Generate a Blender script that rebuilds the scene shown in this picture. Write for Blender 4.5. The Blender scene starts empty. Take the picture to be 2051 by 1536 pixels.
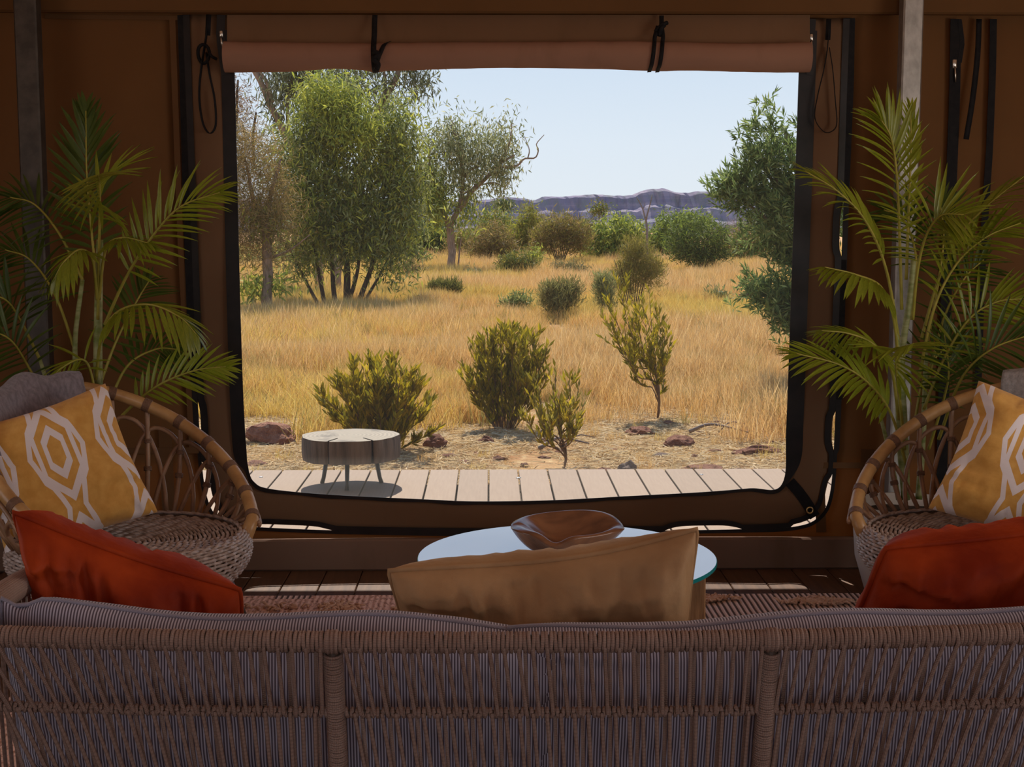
import bpy, bmesh, math, random
import numpy as np
from mathutils import Vector, Matrix, noise

SC = bpy.context.scene
COL = SC.collection
R = random.Random(7)
PI = math.pi

# ------------------------------------------------------------------ camera
F = 2760.0                       # focal length in pixels of the 2051x1536 frame
EYE = Vector((0.0, 0.0, 1.39))
YAW, PITCH = 0.0163, 0.1129
cam_d = bpy.data.cameras.new('camera')
cam_d.sensor_width = 36.0
cam_d.lens = F / 2051.0 * 36.0
cam_d.clip_end = 5000
cam = bpy.data.objects.new('camera', cam_d)
COL.objects.link(cam)
cam.location = EYE
cam.rotation_euler = (PI / 2 - PITCH, 0, -YAW)
SC.camera = cam

# ------------------------------------------------------------------ light
SUN_ELEV = math.radians(52)
world = bpy.data.worlds.new('world')
SC.world = world
world.use_nodes = True
wn = world.node_tree
bg = wn.nodes['Background']
# clear dry sky: pale towards the horizon, deeper blue overhead, the same all round
tcw = wn.nodes.new('ShaderNodeTexCoord'); sxw = wn.nodes.new('ShaderNodeSeparateXYZ'); rmp = wn.nodes.new('ShaderNodeValToRGB')
wn.links.new(tcw.outputs['Generated'], sxw.inputs[0]); wn.links.new(sxw.outputs[2], rmp.inputs[0]); wn.links.new(rmp.outputs[0], bg.inputs[0])
cr = rmp.color_ramp
cr.elements[0].position = 0.0; cr.elements[0].color = (0.61, 0.66, 0.70, 1)
cr.elements[1].position = 1.0; cr.elements[1].color = (0.13, 0.23, 0.47, 1)
for ps, cl_ in ((0.06, (0.57, 0.645, 0.72)), (0.14, (0.47, 0.575, 0.70)), (0.35, (0.30, 0.43, 0.64))):
    e_ = cr.elements.new(ps); e_.color = (*cl_, 1)
bg.inputs[1].default_value = 1.0

sun_d = bpy.data.lights.new('sun', 'SUN')
sun_d.energy = 4.9
sun_d.angle = 0.0093
sun_d.color = (1.0, 0.94, 0.84)
sun = bpy.data.objects.new('sun', sun_d)
COL.objects.link(sun)
sun.rotation_euler = Vector((-0.06, math.cos(SUN_ELEV), math.sin(SUN_ELEV))).to_track_quat('Z', 'Y').to_euler()

def area(name, loc, target, sx, sy, energy, col):
    d = bpy.data.lights.new(name, 'AREA')
    d.shape = 'RECTANGLE'; d.size = sx; d.size_y = sy
    d.energy = energy; d.color = col
    o = bpy.data.objects.new(name, d)
    COL.objects.link(o)
    o.location = loc
    o.rotation_euler = (Vector(loc) - Vector(target)).to_track_quat('Z', 'Y').to_euler()
    return o
# added fill lamps for the interior, at an unseen entrance and two unseen side openings
area('entrance_fill', (0.6, -2.35, 1.65), (0.3, 3.0, 0.6), 3.2, 1.2, 16, (0.96, 0.92, 0.98))
area('side_fill', (3.35, 2.5, 1.35), (-0.6, 4.0, 0.6), 1.8, 1.2, 22, (1.0, 0.91, 0.82))
area('side_fill', (-3.25, 2.5, 1.35), (1.0, 4.0, 0.6), 1.8, 1.2, 7, (1.0, 0.92, 0.85))

vs = SC.view_settings
vs.view_transform = 'Standard'
vs.look = 'None'
vs.exposure = 0.58
vs.gamma = 1.0
vs.use_curve_mapping = False
SC.cycles.use_denoising = True
SC.cycles.max_bounces = 8
SC.cycles.transparent_max_bounces = 12
SC.cycles.sample_clamp_indirect = 4.0
SC.cycles.caustics_reflective = False
SC.cycles.caustics_refractive = False

# ------------------------------------------------------------------ pixel -> world helpers (used to measure positions off the photograph)
_f = Vector((math.sin(YAW) * math.cos(PITCH), math.cos(YAW) * math.cos(PITCH), -math.sin(PITCH)))
_r = Vector((math.cos(YAW), -math.sin(YAW), 0))
_u = _r.cross(_f)
def ray(px, py):
    return _f + _r * ((px - 1025.5) / F) - _u * ((py - 768) / F)
def P(px, py, Y):
    d = ray(px, py)
    return EYE + d * (Y / d.y)
def G(px, py, z=0.0):
    d = ray(px, py)
    return EYE + d * ((z - EYE.z) / d.z)
def S(Y):
    return Y / F

# ------------------------------------------------------------------ object helpers
def link(name, me, mat=None, parent=None):
    o = bpy.data.objects.new(name, me)
    COL.objects.link(o)
    if mat is not None and me is not None and not me.materials:
        me.materials.append(mat)
    if parent is not None:
        o.parent = parent
    return o
def tag(o, label=None, cat=None, group=None, kind=None):
    if label: o['label'] = label
    if cat: o['category'] = cat
    if group: o['group'] = group
    if kind: o['kind'] = kind
    return o
def empty(name, loc=(0, 0, 0), label=None, cat=None, group=None):
    o = bpy.data.objects.new(name, None)
    o.empty_display_size = 0.05
    COL.objects.link(o)
    o.location = loc
    return tag(o, label, cat, group)
def copy_tree(o, parent=None):
    c = o.copy(); COL.objects.link(c); c.parent = parent
    for ch in o.children:
        copy_tree(ch, c)
    return c

class MB:
    """collects simple shapes into one mesh"""
    def __init__(s):
        s.v = []; s.f = []; s.uv = []
    def add(s, vs, fs, uvs=None):
        b = len(s.v)
        s.v += [tuple(x) for x in vs]
        s.f += [tuple(b + i for i in f) for f in fs]
        s.uv += uvs if uvs else [[(0, 0)] * len(f) for f in fs]
        return s
    def box(s, c, d, rz=0.0, bev=0.0, M=None):
        hx, hy, hz = d[0] / 2, d[1] / 2, d[2] / 2
        if bev <= 0:
            vs = [Vector((x * hx, y * hy, z * hz)) for z in (-1, 1) for y in (-1, 1) for x in (-1, 1)]
            fs = [(0, 2, 3, 1), (4, 5, 7, 6), (0, 1, 5, 4), (2, 6, 7, 3), (0, 4, 6, 2), (1, 3, 7, 5)]
        else:
            bm = bmesh.new(); bmesh.ops.create_cube(bm, size=1.0)
            for v in bm.verts: v.co = Vector((v.co.x * d[0], v.co.y * d[1], v.co.z * d[2]))
            bmesh.ops.bevel(bm, geom=list(bm.edges), offset=bev, segments=1, affect='EDGES', profile=0.5)
            bm.verts.index_update()
            vs = [v.co.copy() for v in bm.verts]; fs = [[v.index for v in f.verts] for f in bm.faces]
            bm.free()
        m = Matrix.Translation(Vector(c)) @ (M if M is not None else Matrix.Rotation(rz, 4, 'Z'))
        return s.add([m @ v for v in vs], fs)
    def tube(s, pts, r, n=8, closed=False, cap=True, vscale=None):
        pts = [Vector(p) for p in pts]
        N = len(pts)
        rr = list(r) if isinstance(r, (list, tuple)) else [r] * N
        if closed:
            tan = [(pts[(i + 1) % N] - pts[i - 1]).normalized() for i in range(N)]
        else:
            tan = [(pts[min(i + 1, N - 1)] - pts[max(i - 1, 0)]).normalized() for i in range(N)]
        t0 = tan[0]
        a = Vector((0, 0, 1)) if abs(t0.z) < 0.9 else Vector((1, 0, 0))
        nx = t0.cross(a).normalized()
        vs, fs, uvs = [], [], []
        ln = 0.0; lens = []
        for i in range(N):
            if i:
                q = tan[i - 1].rotation_difference(tan[i]); nx = q @ nx
                ln += (pts[i] - pts[i - 1]).length
            lens.append(ln)
            nx = (nx - tan[i] * nx.dot(tan[i])).normalized()
            ny = tan[i].cross(nx)
            for k in range(n):
                an = 2 * PI * k / n
                vs.append(pts[i] + (nx * math.cos(an) + ny * math.sin(an)) * rr[i])
        vsc = vscale or 1.0
        for i in range(N if closed else N - 1):
            j = (i + 1) % N
            l0 = lens[i] * vsc; l1 = (lens[j] if j else ln + (pts[0] - pts[-1]).length) * vsc
            for k in range(n):
                k2 = (k + 1) % n
                fs.append((i * n + k, i * n + k2, j * n + k2, j * n + k))
                uvs.append([(k / n, l0), ((k + 1) / n, l0), ((k + 1) / n, l1), (k / n, l1)])
        if cap and not closed:
            fs.append(tuple(range(n))[::-1]); uvs.append([(0, 0)] * n)
            fs.append(tuple((N - 1) * n + k for k in range(n))); uvs.append([(0, 0)] * n)
        return s.add(vs, fs, uvs)
    def grid(s, fn, nu, nv, cu=False, cv=False):
        U = nu if cu else nu + 1; V = nv if cv else nv + 1
        vs = [fn(i / nu, j / nv) for i in range(U) for j in range(V)]
        fs, uvs = [], []
        for i in range(nu):
            for j in range(nv):
                i2 = (i + 1) % U; j2 = (j + 1) % V
                fs.append((i * V + j, i2 * V + j, i2 * V + j2, i * V + j2))
                uvs.append([(i / nu, j / nv), ((i + 1) / nu, j / nv), ((i + 1) / nu, (j + 1) / nv), (i / nu, (j + 1) / nv)])
        return s.add(vs, fs, uvs)
    def mesh(s, name, smooth=True):
        me = bpy.data.meshes.new(name)
        me.from_pydata(s.v, [], s.f)
        if s.uv:
            l = me.uv_layers.new(name='uv')
            flat = [c for f in s.uv for p in f for c in p]
            l.data.foreach_set('uv', flat)
        if smooth:
            me.polygons.foreach_set('use_smooth', [True] * len(me.polygons))
        me.update()
        return me
    def build(s, name, mat, parent=None, smooth=True, origin=None):
        if origin is not None:
            o3 = Vector(origin)
            s.v = [tuple(Vector(v) - o3) for v in s.v]
        o = link(name, s.mesh(name, smooth), mat, parent)
        if origin is not None:
            o.location = origin
        return o

def mesh_np(name, V, Fq, tint=None, smooth=False):
    me = bpy.data.meshes.new(name)
    n, k = Fq.shape
    me.vertices.add(len(V)); me.vertices.foreach_set('co', np.ascontiguousarray(V, dtype=np.float32).ravel())
    me.loops.add(n * k); me.loops.foreach_set('vertex_index', np.ascontiguousarray(Fq, dtype=np.int32).ravel())
    me.polygons.add(n); me.polygons.foreach_set('loop_start', np.arange(0, n * k, k, dtype=np.int32))
    me.update(calc_edges=True)
    if tint is not None:
        a = me.color_attributes.new('tint', 'FLOAT_COLOR', 'POINT')
        c = np.ones((len(V), 4), dtype=np.float32); c[:, :3] = tint
        a.data.foreach_set('color', c.ravel())
    if smooth:
        me.polygons.foreach_set('use_smooth', [True] * n)
    me.validate()
    return me

def spline(pts, n):
    """catmull-rom through pts, n samples"""
    p = [Vector(q) for q in pts]
    p = [p[0] * 2 - p[1]] + p + [p[-1] * 2 - p[-2]]
    out = []
    segs = len(p) - 3
    for i in range(n):
        t = i / (n - 1) * segs
        k = min(int(t), segs - 1); t -= k
        a, b, c, d = p[k:k + 4]
        out.append(0.5 * ((2 * b) + (c - a) * t + (2 * a - 5 * b + 4 * c - d) * t * t + (3 * b - a - 3 * c + d) * t ** 3))
    return out
def nz(x, y=0.0, z=0.0):
    return noise.noise(Vector((x, y, z)))

# ------------------------------------------------------------------ materials
def srgb(r, g, b):
    f = lambda c: (c / 255 / 12.92) if c / 255 <= 0.04045 else ((c / 255 + 0.055) / 1.055) ** 2.4
    return (f(r), f(g), f(b))
class NT:
    def __init__(s, name):
        s.m = bpy.data.materials.new(name); s.m.use_nodes = True
        s.t = s.m.node_tree; s.b = s.t.nodes['Principled BSDF']; s.out = s.t.nodes['Material Output']
    def n(s, kind, **kw):
        nd = s.t.nodes.new('ShaderNode' + kind)
        for k, v in kw.items():
            setattr(nd, k, v)
        return nd
    def l(s, a, b):
        s.t.links.new(a, b)
    def math(s, op, a, b=None, c=None):
        nd = s.n('Math', operation=op)
        for i, x in enumerate((a, b, c)):
            if x is None: continue
            if isinstance(x, (int, float)): nd.inputs[i].default_value = x
            else: s.l(x, nd.inputs[i])
        return nd.outputs[0]
    def mix(s, fac, a, b, mode='MIX'):
        nd = s.n('MixRGB', blend_type=mode)
        for i, x in enumerate((fac, a, b)):
            if isinstance(x, (int, float)): nd.inputs[i].default_value = x
            elif isinstance(x, tuple): nd.inputs[i].default_value = (*x[:3], 1)
            else: s.l(x, nd.inputs[i])
        return nd.outputs[0]
    def coord(s, which='Object', scale=(1, 1, 1)):
        tc = s.n('TexCoord'); mp = s.n('Mapping')
        mp.inputs['Scale'].default_value = scale
        s.l(tc.outputs[which], mp.inputs['Vector'])
        return mp.outputs[0]
    def noise(s, vec, scale, detail=4, rough=0.55):
        nd = s.n('TexNoise'); nd.inputs['Scale'].default_value = scale
        nd.inputs['Detail'].default_value = detail; nd.inputs['Roughness'].default_value = rough
        if vec is not None: s.l(vec, nd.inputs['Vector'])
        return nd.outputs[0]
    def ramp(s, fac, lo, hi):
        nd = s.n('MapRange'); nd.inputs[1].default_value = lo; nd.inputs[2].default_value = hi
        s.l(fac, nd.inputs[0]); return nd.outputs[0]
    def bump(s, h, strength, dist=0.01):
        nd = s.n('Bump'); nd.inputs['Strength'].default_value = strength; nd.inputs['Distance'].default_value = dist
        s.l(h, nd.inputs['Height']); s.l(nd.outputs[0], s.b.inputs['Normal'])
        return nd.outputs[0]
    def translucent(s, col, fac):
        tr = s.n('BsdfTranslucent'); ms = s.n('MixShader')
        if isinstance(col, tuple): tr.inputs[0].default_value = (*col[:3], 1)
        else: s.l(col, tr.inputs[0])
        ms.inputs[0].default_value = fac
        s.l(s.b.outputs[0], ms.inputs[1]); s.l(tr.outputs[0], ms.inputs[2]); s.l(ms.outputs[0], s.out.inputs[0])

def mat(name, col, col2=None, rough=0.75, scale=6.0, bump=0.0, bscale=60.0, bdist=0.005, metal=0.0, trans=0.0, tcol=None,
        spec=0.3, stretch=(1, 1, 1), tint=False, sheen=0.0, coat=0.0, lo=0.35, hi=0.65, detail=5):
    t = NT(name); b = t.b
    b.inputs['Roughness'].default_value = rough
    b.inputs['Metallic'].default_value = metal
    b.inputs['Specular IOR Level'].default_value = spec
    if sheen: b.inputs['Sheen Weight'].default_value = sheen; b.inputs['Sheen Roughness'].default_value = 0.4
    if coat: b.inputs['Coat Weight'].default_value = coat; b.inputs['Coat Roughness'].default_value = 0.12
    c = None
    if col2 is not None:
        v = t.coord('Object', stretch)
        c = t.mix(t.ramp(t.noise(v, scale, detail), lo, hi), col, col2)
    if tint:
        a = t.n('Attribute', attribute_name='tint')
        c = t.mix(1.0, c if c is not None else col, a.outputs['Color'], 'MULTIPLY')
    if c is None:
        b.inputs['Base Color'].default_value = (*col, 1)
    else:
        t.l(c, b.inputs['Base Color'])
    if bump:
        v = t.coord('Object', stretch)
        t.bump(t.noise(v, bscale, 4), bump, bdist)
    if trans:
        t.translucent(tcol if tcol is not None else (c if c is not None else col), trans)
    return t.m

M = {}
# tent
def canvas(name, col, col2, trans, tcol):
    t = NT(name)
    v = t.coord('Object')
    c = t.mix(t.ramp(t.noise(v, 1.7, 6), 0.3, 0.7), col, col2)
    c = t.mix(t.math('MULTIPLY', t.ramp(t.noise(t.coord('Object', (1, 1, 0.35)), 9, 5), 0.58, 0.75), 0.25), c, (0.10, 0.06, 0.03))
    t.l(c, t.b.inputs['Base Color'])
    t.b.inputs['Roughness'].default_value = 0.85
    t.b.inputs['Specular IOR Level'].default_value = 0.15
    w = t.n('TexWave', wave_type='BANDS', bands_direction='X'); w.inputs['Scale'].default_value = 160
    t.l(v, w.inputs['Vector'])
    w2 = t.n('TexWave', wave_type='BANDS', bands_direction='Z'); w2.inputs['Scale'].default_value = 160
    t.l(v, w2.inputs['Vector'])
    h = t.math('ADD', w.outputs[1], w2.outputs[1])
    h = t.math('ADD', t.math('MULTIPLY', h, 0.15), t.math('MULTIPLY', t.noise(v, 5, 3), 4.0))
    t.bump(h, 0.25, 0.004)
    t.translucent(tcol, trans)
    return t.m
M['canvas'] = canvas('canvas', (0.135, 0.066, 0.025), (0.17, 0.085, 0.033), 0.14, (0.62, 0.28, 0.06))
M['canvas_panel'] = canvas('canvas_panel', (0.15, 0.084, 0.046), (0.18, 0.102, 0.057), 0.03, (0.40, 0.2, 0.08))
M['canvas_seam'] = canvas('canvas_seam', (0.115, 0.057, 0.024), (0.14, 0.07, 0.03), 0.02, (0.3, 0.15, 0.05))
M['canvas_blind'] = canvas('canvas_blind', (0.30, 0.165, 0.115), (0.35, 0.195, 0.135), 0.10, (0.60, 0.3, 0.18))
M['canvas_roof'] = canvas('canvas_roof', (0.45, 0.27, 0.13), (0.48, 0.3, 0.15), 0.36, (0.66, 0.50, 0.40))
M['skirt'] = canvas('canvas_skirt', (0.20, 0.125, 0.09), (0.24, 0.15, 0.11), 0.04, (0.4, 0.2, 0.1))
M['webbing'] = mat('black_webbing', (0.006, 0.006, 0.008), (0.012, 0.011, 0.012), 0.7, scale=40, bump=0.3, bscale=300, spec=0.2)
M['rubber'] = mat('black_edging', (0.005, 0.004, 0.004), (0.014, 0.010, 0.010), 0.35, scale=20, spec=0.4)
M['brass'] = mat('brass', (0.75, 0.55, 0.25), rough=0.3, metal=1.0)
M['zip_metal'] = mat('zip_metal', (0.65, 0.63, 0.58), rough=0.3, metal=1.0)
M['shaded_steel'] = mat('shaded_steel', (0.05, 0.042, 0.036), (0.085, 0.07, 0.06), 0.5, scale=20, metal=0.3)  # dim corner shade put into the left pole's steel colour
M['galv'] = mat('galvanised_steel', (0.30, 0.29, 0.27), (0.44, 0.42, 0.40), 0.5, scale=28, metal=0.75, bump=0.1, bscale=50, stretch=(1, 1, 0.6))
# screen mesh: woven threads too fine to model, mostly open
t = NT('insect_mesh')
tr = t.n('BsdfTransparent'); tr.inputs[0].default_value = (1, 1, 1, 1)
t.b.inputs['Base Color'].default_value = (0.06, 0.06, 0.065, 1); t.b.inputs['Roughness'].default_value = 0.7
tl_ = t.n('BsdfTranslucent'); tl_.inputs[0].default_value = (0.14, 0.14, 0.13, 1)
ad = t.n('AddShader'); t.l(t.b.outputs[0], ad.inputs[0]); t.l(tl_.outputs[0], ad.inputs[1])
ms = t.n('MixShader'); ms.inputs[0].default_value = 0.16
t.l(tr.outputs[0], ms.inputs[1]); t.l(ad.outputs[0], ms.inputs[2]); t.l(ms.outputs[0], t.out.inputs[0])
M['mesh'] = t.m
# floor
def planks(name, c1, c2, rough, stretch, scale=9, spec=0.4):
    t = NT(name)
    oi = t.n('ObjectInfo')
    v = t.coord('Object', stretch)
    n = t.ramp(t.noise(v, scale, 6), 0.3, 0.7)
    c = t.mix(n, c1, c2)
    hs = t.n('HueSaturation'); t.l(c, hs.inputs['Color'])
    t.l(t.math('ADD', t.math('MULTIPLY', oi.outputs['Random'], 0.14), 0.93), hs.inputs['Value'])
    t.l(hs.outputs[0], t.b.inputs['Base Color'])
    t.b.inputs['Roughness'].default_value = rough; t.b.inputs['Specular IOR Level'].default_value = spec
    t.bump(t.noise(v, scale * 4, 4), 0.15, 0.002)
    return t.m
M['floor'] = planks('floor_timber', (0.085, 0.042, 0.024), (0.15, 0.078, 0.042), 0.42, (6, 0.5, 6))
M['deck'] = planks('deck_boards', (0.265, 0.185, 0.128), (0.305, 0.22, 0.155), 0.7, (8, 0.6, 8), spec=0.2)
# sofa
t = NT('braided_rope')
uvn = t.n('UVMap'); sep = t.n('SeparateXYZ'); t.l(uvn.outputs[0], sep.inputs[0])
u, vv = sep.outputs[0], sep.outputs[1]
a1 = t.math('SINE', t.math('MULTIPLY', t.math('ADD', t.math('MULTIPLY', u, 3.0), t.math('MULTIPLY', vv, 1.0)), 2 * PI))
a2 = t.math('SINE', t.math('MULTIPLY', t.math('SUBTRACT', t.math('MULTIPLY', u, 3.0), t.math('MULTIPLY', vv, 1.0)), 2 * PI))
h = t.math('MULTIPLY', t.math('ADD', t.math('MULTIPLY', a1, a2), 1.0), 0.5)
nn = t.ramp(t.noise(t.coord('Object'), 14, 3), 0.3, 0.7)
c = t.mix(nn, (0.33, 0.215, 0.17), (0.42, 0.285, 0.23))
c = t.mix(t.math('MULTIPLY', h, 0.5), c, (0.15, 0.095, 0.072))
t.l(c, t.b.inputs['Base Color']); t.b.inputs['Roughness'].default_value = 0.8; t.b.inputs['Specular IOR Level'].default_value = 0.2
t.bump(t.math('SUBTRACT', 1.0, h), 0.8, 0.0012)
M['rope'] = t.m
M['frame'] = mat('sofa_frame', (0.07, 0.045, 0.032), (0.1, 0.065, 0.045), 0.5)
def striped(name, ca, cb, period, axis_scale, rough=0.85):
    t = NT(name)
    uvn = t.n('UVMap'); sep = t.n('SeparateXYZ'); t.l(uvn.outputs[0], sep.inputs[0])
    x = sep.outputs[0]
    s_ = t.math('SINE', t.math('MULTIPLY', x, 2 * PI / period))
    f = t.ramp(s_, -0.25, 0.25)
    c = t.mix(f, ca, cb)
    t.l(c, t.b.inputs['Base Color']); t.b.inputs['Roughness'].default_value = rough
    t.b.inputs['Specular IOR Level'].default_value = 0.15
    t.b.inputs['Sheen Weight'].default_value = 0.1
    t.bump(t.noise(t.coord('Object'), 9, 3), 0.3, 0.02)
    return t.m
M['pinstripe'] = striped('pinstripe_fabric', (0.54, 0.51, 0.60), (0.12, 0.092, 0.12), 0.0052, 1)
def velvet(name, col, col2):
    t = NT(name)
    v = t.coord('Object')
    lw = t.n('LayerWeight'); lw.inputs[0].default_value = 0.35
    c = t.mix(t.ramp(t.noise(v, 7, 5), 0.35, 0.68), col, col2)
    t.l(c, t.b.inputs['Base Color'])
    t.b.inputs['Roughness'].default_value = 0.62; t.b.inputs['Specular IOR Level'].default_value = 0.12
    t.b.inputs['Sheen Weight'].default_value = 0.35; t.b.inputs['Sheen Roughness'].default_value = 0.45
    t.b.inputs['Sheen Tint'].default_value = (min(1, col2[0] * 2.2), min(1, col2[1] * 2.2), min(1, col2[2] * 2.2), 1)
    t.bump(t.math('ADD', t.math('MULTIPLY', t.noise(v, 14, 3), 1.0), t.math('MULTIPLY', t.noise(v, 420, 2), 0.05)), 0.35, 0.018)
    return t.m
M['velvet_red'] = velvet('rust_velvet', (0.22, 0.020, 0.005), (0.42, 0.055, 0.010))
M['velvet_tan'] = velvet('tan_velvet', (0.36, 0.20, 0.095), (0.50, 0.30, 0.15))
# mustard cloth with a pale lattice print
t = NT('mustard_print')
uvn = t.n('UVMap'); sep = t.n('SeparateXYZ'); t.l(uvn.outputs[0], sep.inputs[0])
def cell(ox, oy):
    x = t.math('ABSOLUTE', t.math('SUBTRACT', t.math('FRACT', t.math('ADD', t.math('MULTIPLY', sep.outputs[0], 2.3), ox)), 0.5))
    y = t.math('ABSOLUTE', t.math('SUBTRACT', t.math('FRACT', t.math('ADD', t.math('MULTIPLY', sep.outputs[1], 1.55), oy)), 0.5))
    return t.math('MAXIMUM', t.math('MULTIPLY', x, 1.55), t.math('ADD', t.math('MULTIPLY', x, 0.80), t.math('MULTIPLY', y, 0.98)))
mA = cell(0.5, 0.35); mB = cell(0.0, 0.85)
mm = t.math('MINIMUM', mA, mB)
l1 = t.math('LESS_THAN', t.math('ABSOLUTE', t.math('SUBTRACT', mA, 0.20)), 0.048)
l2 = t.math('LESS_THAN', t.math('ABSOLUTE', t.math('SUBTRACT', mA, 0.40)), 0.048)
l3 = t.math('MULTIPLY', t.math('LESS_THAN', t.math('ABSOLUTE', t.math('SUBTRACT', mA, mB)), 0.085), t.math('GREATER_THAN', mA, 0.40))
ln = t.math('MAXIMUM', t.math('MAXIMUM', l1, l2), l3)
ob = t.coord('Object')
base = t.mix(t.ramp(t.noise(ob, 30, 4), 0.3, 0.7), (0.58, 0.29, 0.065), (0.70, 0.38, 0.10))
c = t.mix(ln, base, (0.78, 0.69, 0.68))
t.l(c, t.b.inputs['Base Color']); t.b.inputs['Roughness'].default_value = 0.9; t.b.inputs['Specular IOR Level'].default_value = 0.1
t.b.inputs['Sheen Weight'].default_value = 0.15
t.bump(t.math('ADD', t.math('MULTIPLY', ln, 0.10), t.math('ADD', t.math('MULTIPLY', t.noise(ob, 9, 3), 1.0), t.math('MULTIPLY', t.noise(ob, 300, 2), 0.05))), 0.35, 0.015)
M['mustard'] = t.m
M['grey_wool'] = mat('grey_wool', (0.17, 0.145, 0.165), (0.27, 0.235, 0.26), 0.95, scale=30, bump=0.6, bscale=160, bdist=0.004, stretch=(3, 3, 1), sheen=0.3)
M['knit'] = mat('grey_knit', (0.24, 0.22, 0.21), (0.38, 0.35, 0.34), 0.95, scale=60, bump=0.7, bscale=180, bdist=0.004)
# rattan and wood
M['cane'] = mat('bamboo_cane', (0.36, 0.185, 0.065), (0.52, 0.30, 0.12), 0.38, scale=14, stretch=(1, 1, 1), bump=0.12, bscale=60, spec=0.5)
M['cane_thin'] = mat('thin_cane', (0.24, 0.13, 0.07), (0.36, 0.20, 0.11), 0.45, scale=22, spec=0.5)
M['binding'] = mat('cane_binding', (0.16, 0.085, 0.05), (0.23, 0.125, 0.075), 0.5, scale=120, bump=0.3, bscale=300)
M['wicker'] = mat('wicker_strand', (0.26, 0.18, 0.14), (0.55, 0.45, 0.41), 0.42, scale=45, spec=0.5, bump=0.1, bscale=200)
M['leg_wood'] = mat('dark_leg_wood', (0.075, 0.045, 0.032), (0.12, 0.072, 0.05), 0.5, scale=20, stretch=(4, 4, 0.6))
M['teak'] = mat('teak_post', (0.16, 0.075, 0.032), (0.30, 0.155, 0.07), 0.5, scale=10, stretch=(5, 5, 0.6), bump=0.2, bscale=40)
M['driftwood'] = mat('carved_root_wood', (0.115, 0.042, 0.02), (0.27, 0.115, 0.052), 0.3, scale=7, stretch=(1, 3, 2), spec=0.5, coat=0.3, bump=0.15, bscale=25)
t = NT('table_glass')
t.b.inputs['Base Color'].default_value = (0.86, 0.95, 0.97, 1); t.b.inputs['Roughness'].default_value = 0.06
t.b.inputs['IOR'].default_value = 2.6; t.b.inputs['Coat Weight'].default_value = 1.0; t.b.inputs['Coat Roughness'].default_value = 0.03
M['glass_top'] = t.m
t = NT('glass_edge')
t.b.inputs['Base Color'].default_value = (0.02, 0.32, 0.34, 1); t.b.inputs['Roughness'].default_value = 0.1
t.translucent((0.05, 0.6, 0.62), 0.5)
M['glass_edge'] = t.m
M['pot'] = mat('pale_pot', (0.50, 0.45, 0.41), (0.56, 0.51, 0.47), 0.6, scale=5, bump=0.1)
M['soil'] = mat('potting_soil', (0.03, 0.02, 0.014), (0.07, 0.045, 0.03), 0.95, scale=40, bump=0.8, bscale=60)
def leafm(name, col, col2, trans, tcol, scale=5, rough=0.6, spec=0.5, tint=True):
    return mat(name, col, col2, rough, scale=scale, trans=trans, tcol=tcol, spec=0.2, tint=tint)
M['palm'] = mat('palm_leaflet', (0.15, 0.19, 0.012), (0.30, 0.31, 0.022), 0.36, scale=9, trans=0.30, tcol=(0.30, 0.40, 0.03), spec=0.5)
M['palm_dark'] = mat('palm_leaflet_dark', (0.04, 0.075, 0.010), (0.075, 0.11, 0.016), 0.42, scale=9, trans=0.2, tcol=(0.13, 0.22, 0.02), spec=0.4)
M['rachis'] = mat('palm_rachis', (0.27, 0.25, 0.035), (0.38, 0.32, 0.06), 0.4, scale=20)
M['palm_cane'] = mat('palm_stem', (0.16, 0.20, 0.045), (0.36, 0.36, 0.17), 0.5, scale=14, stretch=(1, 1, 3))
# rug
t = NT('striped_rug')
v = t.coord('Object')
sp = t.n('SeparateXYZ'); t.l(v, sp.inputs[0])
wob = t.math('MULTIPLY', t.noise(v, 3, 2), 0.012)
s_ = t.math('SINE', t.math('MULTIPLY', t.math('ADD', sp.outputs[0], wob), 2 * PI / 0.021))
dashed = t.ramp(t.noise(t.coord('Object', (60, 18, 1)), 1.0, 2), 0.32, 0.45)
c = t.mix(t.ramp(s_, 0.1, 0.5), (0.82, 0.62, 0.55), (0.14, 0.10, 0.09))
c2 = t.mix(t.ramp(t.noise(t.coord('Object', (90, 30, 1)), 1.0, 3), 0.5, 0.62), (0.85, 0.56, 0.45), (0.45, 0.25, 0.19))
area_m = t.math('GREATER_THAN', sp.outputs[0], 0.10)
pat = t.math('LESS_THAN', t.math('ABSOLUTE', t.math('SINE', t.math('MULTIPLY', sp.outputs[0], 6.5))), 0.42)
pat = t.math('MAXIMUM', area_m, t.math('MULTIPLY', pat, t.math('GREATER_THAN', sp.outputs[1], 1.12)))
t.l(t.mix(pat, c2, c), t.b.inputs['Base Color']); t.b.inputs['Roughness'].default_value = 0.95
t.b.inputs['Specular IOR Level'].default_value = 0.05
t.bump(t.math('ADD', s_, t.noise(v, 250, 2)), 0.6, 0.004)
M['rug'] = t.m
M['tuft'] = mat('rug_tuft', (0.62, 0.38, 0.27), (0.78, 0.54, 0.40), 0.95, scale=30)
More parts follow.
